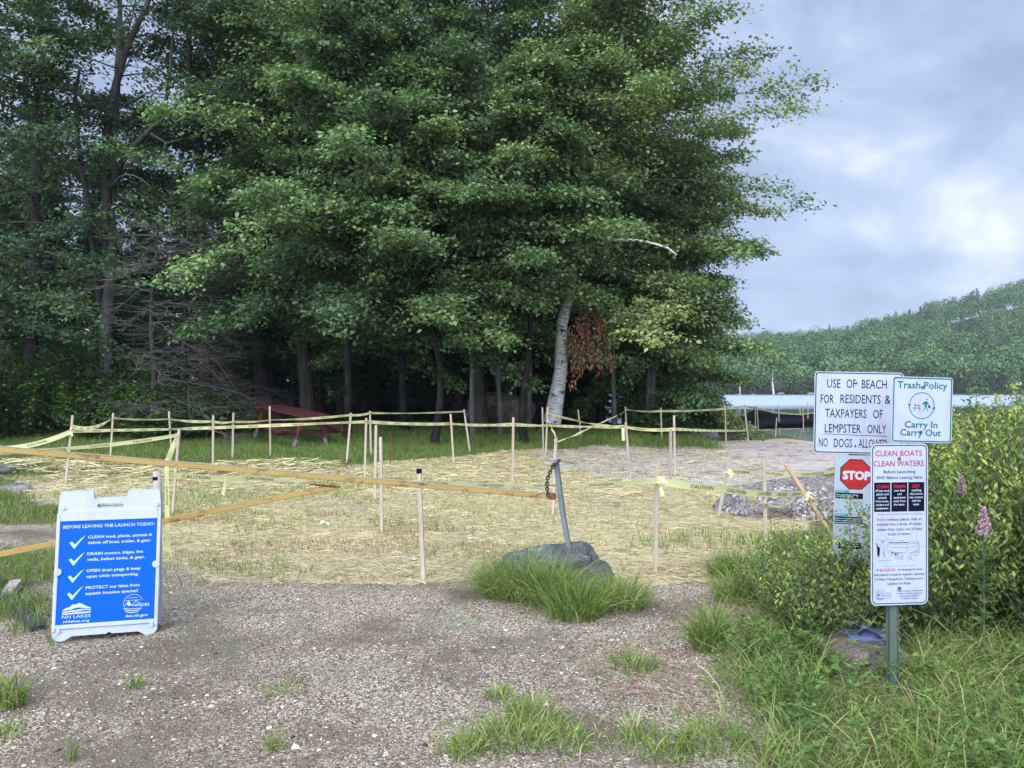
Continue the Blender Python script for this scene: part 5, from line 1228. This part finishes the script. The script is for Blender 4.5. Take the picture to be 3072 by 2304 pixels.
def arched(rs, p, out, hgt, wid, lean, tint_mu, tint_sd):
    n = len(p); a2 = rs.rand(n)*6.28; sd = np.stack([np.cos(a2), np.sin(a2), np.zeros(n)], 1); us = [0, .3, .6, .85, 1.]
    d = unit(out+rs.normal(0, .45, (n, 3))*[1, 1, 0]); ln = (lean*rs.uniform(.3, 1.25, n)*hgt)[:, None]; h = hgt[:, None]; dr = rs.uniform(.25, .85, n)[:, None]*np.minimum(1, ln/h)
    c = [p+d*ln*u**1.6+np.array([0, 0, 1.])*h*(u-dr*u**2.6*.9) for u in us]; ws = [wid[:, None]*.5*k for k in (.8, 1, .85, .5, .06)]
    q = [np.stack([c[i]-sd*ws[i], c[i]+sd*ws[i], c[i+1]+sd*ws[i+1], c[i+1]-sd*ws[i+1]], 1) for i in range(4)]
    ti = np.clip(rs.normal(tint_mu, tint_sd, n), 0, 1); dead = rs.rand(n) < .13; ti[dead] = rs.uniform(.85, 1, dead.sum()); return np.concatenate(q), np.concatenate([ti]*4)
def scatter(rs, n, x0, x1, y0, y1, fn):
    x_ = rs.uniform(x0, x1, n); y_ = rs.uniform(y0, y1, n); k = rs.rand(n) < fn(x_, y_); x_, y_ = x_[k], y_[k]; return np.stack([x_, y_, gz(x_, y_)], 1)
def inview(x_, y_, m=.35): return (np.abs(x_) < .67*y_+m)
rs = RS(200)
def w1f(x_, y_): return (fbm(x_*1.1, y_*1.1, 5)-.5)*.9+(fbm(x_*3.5, y_*3.5, 15)-.5)*.35
def backf(x_): return np.interp(x_, [-12, -6, -3.5, -1, .5, 3, 9], [12.4, 12.9, 13.5, 16.5, 18.4, 19.5, 23])
# lawn at left and back
p = scatter(rs, 420000, -15, 5, 8.6, 22, lambda a, b: inview(a, b)*np.maximum(ss(-.5, .7, b-backf(a)+w1f(a, b)), ss(.4, -.3, a-edge_x(b)+w1f(a, b))*ss(8.4, 9.6, b))*ss(22, 20.5, b)*.75*(.3+.7*(fbm(a*.9, b*.9, 31) > .42)))
hg = rs.uniform(.05, .13, len(p))*(1+1.2*ss(17.5, 20, p[:, 1]))*(.7+.7*fbm(p[:, 0]*.8, p[:, 1]*.8, 33)); q, ti = blades(rs, p, hg, rs.uniform(.006, .012, len(p)), .7, .42, .17)
o = link('lawn', quads_mesh(q, ti), M['lawn']); tag(o, kind='stuff')
# long grass along the wood
p = scatter(rs, 42000, -15, 5.2, 18.4, 22.4, lambda a, b: inview(a, b)*ss(18.3, 19.2, b)*(fbm(a, b, 35) > .4))
q, ti = blades(rs, p, rs.uniform(.10, .34, len(p)), rs.uniform(.007, .014, len(p)), .8, .28, .16); o = link('meadow_grass', quads_mesh(q, ti), M['lawn']); tag(o, kind='stuff')
# sprouts in the mulch
def fieldm(a, b): return inview(a, b)*ss(6.0, 6.4, b)*ss(0, .5, a-edge_x(b)+w1f(a, b))*ss(.2, -.4, b-backf(a))*ss(.3, -.3, a-verge_x(b))
p = scatter(rs, 170000, -9, 5, 6.1, 18, lambda a, b: fieldm(a, b)*ss(.47, .66, fbm(a*.75, b*.9, 41))*.42*(.15+.85*ss(1.2, -2.5, a))*(1+.8*ss(9, 12, b)*ss(-1, -4, a))+fieldm(a, b)*.05)
q, ti = blades(rs, p, rs.uniform(.03, .10, len(p)), rs.uniform(.004, .008, len(p)), .6, .66, .2); o = link('grass', quads_mesh(q, ti), M['grass']); tag(o, kind='stuff'); o.name = 'sprouting_grass'
p = scatter(rs, 60000, -6, 1.5, 6.1, 9.5, lambda a, b: fieldm(a, b)*ss(.48, .62, fbm(a*.9+7, b*1.6, 43))*.4*ss(1, -.5, a))
q, ti = blades(rs, p, rs.uniform(.03, .09, len(p)), rs.uniform(.002, .004, len(p)), .35, .35, .25); o = link('brown_seedlings', quads_mesh(q, ti), M['needles_brown']); tag(o, kind='stuff')
# green strip right of the boulder, and left patches
def strip(a, b): return np.exp(-((b-(7.6+.32*(a-1.6)))/.28)**2)*ss(1.0, 1.6, a)*ss(3.3, 2.6, a)+.8*np.exp(-((b-9.0)/.25)**2-((a+4.0)/.5)**2)+.6*np.exp(-((b-6.45)/.22)**2-((a+2.6)/.5)**2)
p = scatter(rs, 60000, -6, 4, 6, 9.6, lambda a, b: np.clip(strip(a, b), 0, 1)*.5*(.3+.7*(fbm(a*2.2, b*2.2, 47) > .48)))
q, ti = blades(rs, p, rs.uniform(.06, .15, len(p)), rs.uniform(.005, .009, len(p)), .6, .5, .15); o = link('green_grass_strip', quads_mesh(q, ti), M['grass']); tag(o, kind='stuff')
# straw strands
def strands(n, x0, x1, y0, y1, fn, L0, L1, wd, mat, name, mu=.55, sdv=.24, lift=.012):
    p = scatter(rs, n, x0, x1, y0, y1, fn); n = len(p); a = rs.normal(0, .75, n)+(rs.rand(n) < .4)*1.5; d = np.stack([np.cos(a), np.sin(a), rs.normal(.02, .09, n)], 1); sd = np.stack([-np.sin(a), np.cos(a), rs.normal(0, .6, n)], 1)
    L = rs.uniform(L0, L1, n)[:, None]; w_ = (wd*rs.uniform(.6, 1.2, n))[:, None]*.5; p[:, 2] += rs.uniform(.002, lift, n); md = p+np.array([0, 0, .006])+sd*L*rs.normal(0, .05, (n, 1))
    e1 = p-d*L*.5; e2 = p+d*L*.5; e1[:, 2] = np.maximum(e1[:, 2], gz(e1[:, 0], e1[:, 1])+.002); e2[:, 2] = np.maximum(e2[:, 2], gz(e2[:, 0], e2[:, 1])+.002)
    q = np.concatenate([np.stack([e1-sd*w_, e1+sd*w_, md+sd*w_, md-sd*w_], 1), np.stack([md-sd*w_, md+sd*w_, e2+sd*w_, e2-sd*w_], 1)]); ti = np.clip(rs.normal(mu, sdv, n), 0, 1)
    o = link(name, quads_mesh(q, np.concatenate([ti, ti])), mat); tag(o, kind='stuff'); return o
strands(62000, -8.5, 4.5, 6.0, 11, lambda a, b: fieldm(a, b)*.95, .06, .20, .0036, M['straw'], 'straw')
strands(42000, -9.5, 5, 11, 18.6, lambda a, b: fieldm(a, b)*(1-.75*ss(0, .6, b-np.interp(a, [-2, .3, 1, 2.4, 5], [40, 17.2, 13.8, 11.9, 11.2])))*.9, .12, .34, .0065, M['straw'], 'far_straw')
strands(7000, -9.5, -3, 11.8, 14, lambda a, b: np.exp(-((b-(13.0+.4*np.sin(a*1.3)))/.45)**2), .15, .4, .009, M['straw'], 'straw_bank', .7, .2, .16)
strands(2600, .6, 9, 11.2, 21, lambda a, b: inview(a, b)*ss(.0, .8, b-np.interp(a, [.3, 1, 2.4, 5], [17.2, 13.8, 11.9, 11.2])), .08, .3, .007, M['needles_brown'], 'beach_debris', .5, .3)
# red-brown needles on the gravel to the right
strands(9000, .3, 2.6, 3.1, 7, lambda a, b: np.clip(np.exp(-((a-verge_x(b)+.45)/.45)**2)*ss(.40, .6, fbm(a*1.6, b*2.2, 51))*1.4, 0, 1), .06, .16, .0022, M['needles_brown'], 'fallen_needles', .5, .25, .01)
strands(2600, -4, 2, 3, 6.6, lambda a, b: inview(a, b)*.5*(fbm(a*2, b*2, 53) > .5), .02, .09, .003, M['needles_brown'], 'twig_litter', .15, .2, .008)
# pebbles
p = scatter(rs, 60000, -4.8, 2.2, 2.9, 6.6, lambda a, b: inview(a, b, .2)*ss(.25, -.25, a-verge_x(b))*ss(6.5, 6.2, b)*(.35+.65*(fbm(a*.9, b*.9, 61) > .45))*.85)
n = len(p); r = rs.lognormal(math.log(.0040), .42, n)[:, None]
oc = np.array([[1, 0, 0], [0, 1, 0], [-1, 0, 0], [0, -1, 0], [0, 0, .62], [0, 0, -.5]]); V = (oc[None]+rs.normal(0, .2, (n, 6, 3)))*r[:, None]*np.array([1.15, .95, .8]); a = rs.rand(n)*6.28; ca, sa = np.cos(a)[:, None], np.sin(a)[:, None]
V = np.stack([V[..., 0]*ca-V[..., 1]*sa, V[..., 0]*sa+V[..., 1]*ca, V[..., 2]], 2)+p[:, None]+np.array([0, 0, .001]); Fq = np.array([[0, 1, 4], [1, 2, 4], [2, 3, 4], [3, 0, 4]]); FF = (np.arange(n)[:, None, None]*6+Fq).reshape(-1, 3)
g = G('pebble_stone'); c = g.ramp(g.attr('tint'), [(.0, (.045, .036, .025)), (.3, (.13, .098, .064)), (.55, (.235, .18, .120)), (.8, (.38, .305, .215)), (1, (.70, .63, .52))]); pm = g.fin(c, .75, .25)
o = link('gravel', npmesh(V.reshape(-1, 3), FF, face_attr=dict(tint=np.repeat(rs.rand(n)**1.1, 4))), pm); tag(o, kind='stuff')
p = scatter(rs, 900, -4.5, 1.6, 2.9, 6.4, lambda a, b: inview(a, b, .2)*ss(.2, -.3, a-verge_x(b))*.8); n = len(p); r = rs.lognormal(math.log(.0095), .35, n)[:, None]
V = (oc[None]+rs.normal(0, .22, (n, 6, 3)))*r[:, None]*np.array([1.25, .9, .7]); a = rs.rand(n)*6.28; ca, sa = np.cos(a)[:, None], np.sin(a)[:, None]
V = np.stack([V[..., 0]*ca-V[..., 1]*sa, V[..., 0]*sa+V[..., 1]*ca, V[..., 2]], 2)+p[:, None]; Fq2 = np.concatenate([Fq, Fq[:, [1, 0, 2]]*0+np.array([[1, 0, 5], [2, 1, 5], [3, 2, 5], [0, 3, 5]])])
o = link('loose_stones', npmesh(V.reshape(-1, 3), (np.arange(n)[:, None, None]*6+Fq2).reshape(-1, 3), face_attr=dict(tint=np.repeat(rs.rand(n)*.8, 8))), pm); tag(o, kind='stuff')
# verge grass, weeds
def vergem(a, b): return inview(a, b)*ss(-.15, .35, a-verge_x(b)+w1f(a, b)*.6)
p = scatter(rs, 80000, .8, 5, 2.9, 7.5, lambda a, b: vergem(a, b)*(.35+.65*(fbm(a*2, b*2, 71) > .45)))
hg = rs.uniform(.08, .30, len(p))*np.where(rs.rand(len(p)) < .10, 1.6, 1); rt_ = p[:, 0]/p[:, 1]; hg *= np.where((rt_ > .40) & (rt_ < .52) & (p[:, 1] > 3.25) & (p[:, 1] < 4.5), .38, 1); q, ti = arched(rs, p, rs.normal(0, 1, (len(p), 3))*[1, 1, 0]+[-.3, -.3, 0], hg, rs.uniform(.0025, .0065, len(p)), 1.0, .50, .2); o = link('verge_grass', quads_mesh(q, ti), M['grass']); tag(o, kind='stuff')
p = scatter(rs, 13000, .9, 5, 2.9, 6.5, lambda a, b: vergem(a, b)*(.15+.85*(fbm(a*2.5, b*2.5, 73) > .47))*np.where((a/b > .40) & (a/b < .52) & (b > 3.4) & (b < 4.5), .25, 1)); n = len(p); k_ = 6
c = np.repeat(p, k_, 0); c[:, 2] += np.repeat(rs.uniform(.03, .22, n), k_)+rs.uniform(-.02, .02, n*k_); a = rs.rand(n*k_)*6.28; axx = unit(np.stack([np.cos(a), np.sin(a), rs.uniform(-.1, .7, n*k_)], 1)); nr = unit(rs.normal(0, .3, (n*k_, 3))+[0, 0, 1.])
o = link('weeds', quads_mesh(leaf_quads(rs, c, axx, nr, np.repeat(rs.uniform(.5, 1.5, n), k_)*rs.uniform(.02, .045, n*k_), np.repeat(rs.uniform(.5, 1.4, n), k_)*rs.uniform(.010, .020, n*k_)), np.clip(np.repeat(rs.normal(.45, .15, n), k_)+rs.normal(0, .08, n*k_), 0, 1)), M['weed']); tag(o, kind='stuff')
# left verge weeds
p = scatter(rs, 16000, -5, -2.6, 4.2, 7.4, lambda a, b: ss(-2.75, -3.1, a+.32*(b-4.6)+w1f(a, b)*.4)*ss(4.1, 4.5, b)*(fbm(a*2, b*2, 75) > .42)*.8)
q, ti = blades(rs, p, rs.uniform(.05, .20, len(p)), rs.uniform(.003, .007, len(p)), .9, .48, .2, .5); o = link('left_weeds', quads_mesh(q, ti), M['grass']); tag(o, kind='stuff')
# sparse thin grass on gravel
p = scatter(rs, 16000, -3.6, 1.6, 3.0, 6.4, lambda a, b: inview(a, b)*ss(.54, .68, fbm(a*1.1, b*1.3, 77))*.4*ss(3.2, 4.5, b))
q, ti = blades(rs, p, rs.uniform(.015, .055, len(p)), rs.uniform(.002, .004, len(p)), .7, .62, .2); o = link('thin_grass', quads_mesh(q, ti), M['grass']); tag(o, kind='stuff')
p = scatter(rs, 9000, -.6, 1.5, 3.0, 3.9, lambda a, b: inview(a, b)*ss(.42, .6, fbm(a*2.2, b*2.6, 79))*.16*ss(-.5, .2, a)); 
q, ti = arched(rs, p, rs.normal(0, 1, (len(p), 3))*[1, 1, 0], rs.uniform(.04, .14, len(p)), rs.uniform(.004, .008, len(p)), .8, .52, .16); o = link('young_grass', quads_mesh(q, ti), M['grass']); tag(o, kind='stuff')
# single clumps
def clump(label, px, py, r, hgt, n, mu=.42, lean=.9, wid=(.003, .007), yr=1.):
    h = hit(px, py); rs_ = RS(int(px*3+py)); a = rs_.rand(n)*6.28; rr = r*np.sqrt(rs_.rand(n)); p = np.stack([rr*np.cos(a), rr*np.sin(a)*yr, np.zeros(n)], 1); p[:, 2] = gz(p[:, 0]+h.x, p[:, 1]+h.y)-h.z
    edge = np.clip(rr/r, 0, 1); q, ti = arched(rs_, p, np.stack([np.cos(a), np.sin(a), np.zeros(n)], 1)*edge[:, None]+rs_.normal(0, .25, (n, 3))*[1, 1, 0], rs_.uniform(.4, 1.1, n)*hgt*(1.05-.35*edge), rs_.uniform(*wid, n), lean*(.6+.8*edge)*rs_.uniform(.5, 1.2, n), mu, .16)
    o = link('grass_clump', quads_mesh(q, ti), M['grass']); o.location = h; tag(o, label, 'grass clump'); return o
clump('long soft tussock on the left side of the near boulder', 1560, 1785, .27, .46, 2100, .42, 1.1, (.003, .006), .8)
clump('bright grass tussock in front of the near boulder', 1730, 1848, .20, .36, 800, .44, .9, (.004, .008))
clump('grass tussock at the right foot of the near boulder', 1860, 1818, .18, .32, 900, .42, 1.1)
clump('yellowish grass growing over the middle of the near boulder', 1650, 1812, .18, .46, 800, .5, .8)
clump('tall green clump between the needles and the verge', 2130, 1955, .10, .38, 420, .45, .8, (.004, .008))
clump('wispy clump at the edge of the verge behind the tall green clump', 2210, 1800, .16, .34, 500, .5)
clump('low clump on the gravel below the tussock', 1900, 2010, .13, .13, 130, .5, .8, (.005, .009))
clump('clump at the left foot of the stake before the orange stake', 2210, 1735, .22, .30, 900, .42)
clump('dark tall grass right of the front stake by the shrubs', 2390, 1700, .25, .42, 1200, .36)
clump('young grass clump lowest in the photo, left of centre', 1385, 2262, .10, .13, 120, .52, .8, (.005, .009))
clump('wide young grass clump at the bottom edge, centre', 1530, 2230, .17, .15, 230, .5, .9, (.005, .009))
clump('upright young grass clump above the bottom edge', 1600, 2165, .13, .14, 170, .5, .7, (.005, .009))
clump('small clump left of the bottom clumps', 1500, 2105, .07, .11, 70, .52, .8, (.005, .009))
clump('grass clump near the bottom edge right of centre', 1690, 2240, .12, .12, 120, .52, .9, (.005, .009))
clump('pair-like upright blades right of the bottom clumps', 1905, 2215, .05, .17, 40, .52, .5, (.006, .010))
clump('curling grass clump at the lower right of the gravel', 1990, 2265, .13, .17, 120, .55, 1.0, (.005, .009))
clump('grass clump under the verge at lower right', 2140, 2250, .14, .18, 160, .52, 1.0, (.005, .009))
clump('small clump alone on the gravel left of centre', 820, 2245, .05, .09, 60, .45, .8, (.004, .007))
clump('low spreading clump on the gravel in the middle left', 850, 2070, .11, .05, 110, .6, .9, (.004, .007))
clump('bright clump at the left edge of the gravel', 15, 2130, .09, .26, 160, .45, .7, (.005, .009))
clump('lower small clump at the left edge of the gravel', 20, 2215, .06, .12, 60, .55, .8, (.004, .007))
clump('thin single-stemmed sprig at the bottom left', 215, 2290, .02, .17, 14, .6, .4, (.005, .008))
clump('small sprig below the sandwich board', 405, 2060, .05, .09, 50, .6, .7, (.004, .007))
clump('tall weedy stems over the near boulder', 1690, 1740, .22, .42, 60, .7, .25, (.002, .004))
# broad verge leaves
for (px, py, lab) in ((2490, 2040, 'broad bright dock leaves left of the sign post'), (2570, 2010, 'broad leaves beside the brown rock')):
    h = hit(px, py); rs_ = RS(px); n = 9; c = rs_.normal(0, .05, (n, 3))*[1, 1, .5]; c[:, 2] += .06; a = rs_.rand(n)*6.28; axx = unit(np.stack([np.cos(a), np.sin(a), rs_.uniform(.3, 1.2, n)], 1)); nr = unit(rs_.normal(0, .3, (n, 3))+[0, -.5, 1.])
    o = link('dock_plant', quads_mesh(leaf_quads(rs_, c, axx, nr, rs_.uniform(.06, .10, n), rs_.uniform(.04, .06, n)), np.clip(rs_.normal(.8, .1, n), 0, 1)), M['weed']); o.location = h; tag(o, lab, 'weed plant')
# ------------------------------------------------------------------ haze
mb = MB(); mb.box((140, 330, 39.5), (780, 780, 91)); me = mb.mesh()
hm = bpy.data.materials.new('haze'); hm.use_nodes = True; t_ = hm.node_tree; t_.nodes.clear(); ho = t_.nodes.new('ShaderNodeOutputMaterial'); hv = t_.nodes.new('ShaderNodeVolumePrincipled')
hv.inputs['Density'].default_value = .00030; hv.inputs['Color'].default_value = (.86, .92, 1, 1); hv.inputs['Anisotropy'].default_value = .2
t_.links.new(hv.outputs[0], ho.inputs['Volume']); hz = link('haze', me, hm); tag(hz, kind='stuff')
print('objects', len(bpy.data.objects), 'polys', sum(len(m.polygons) for m in bpy.data.meshes))
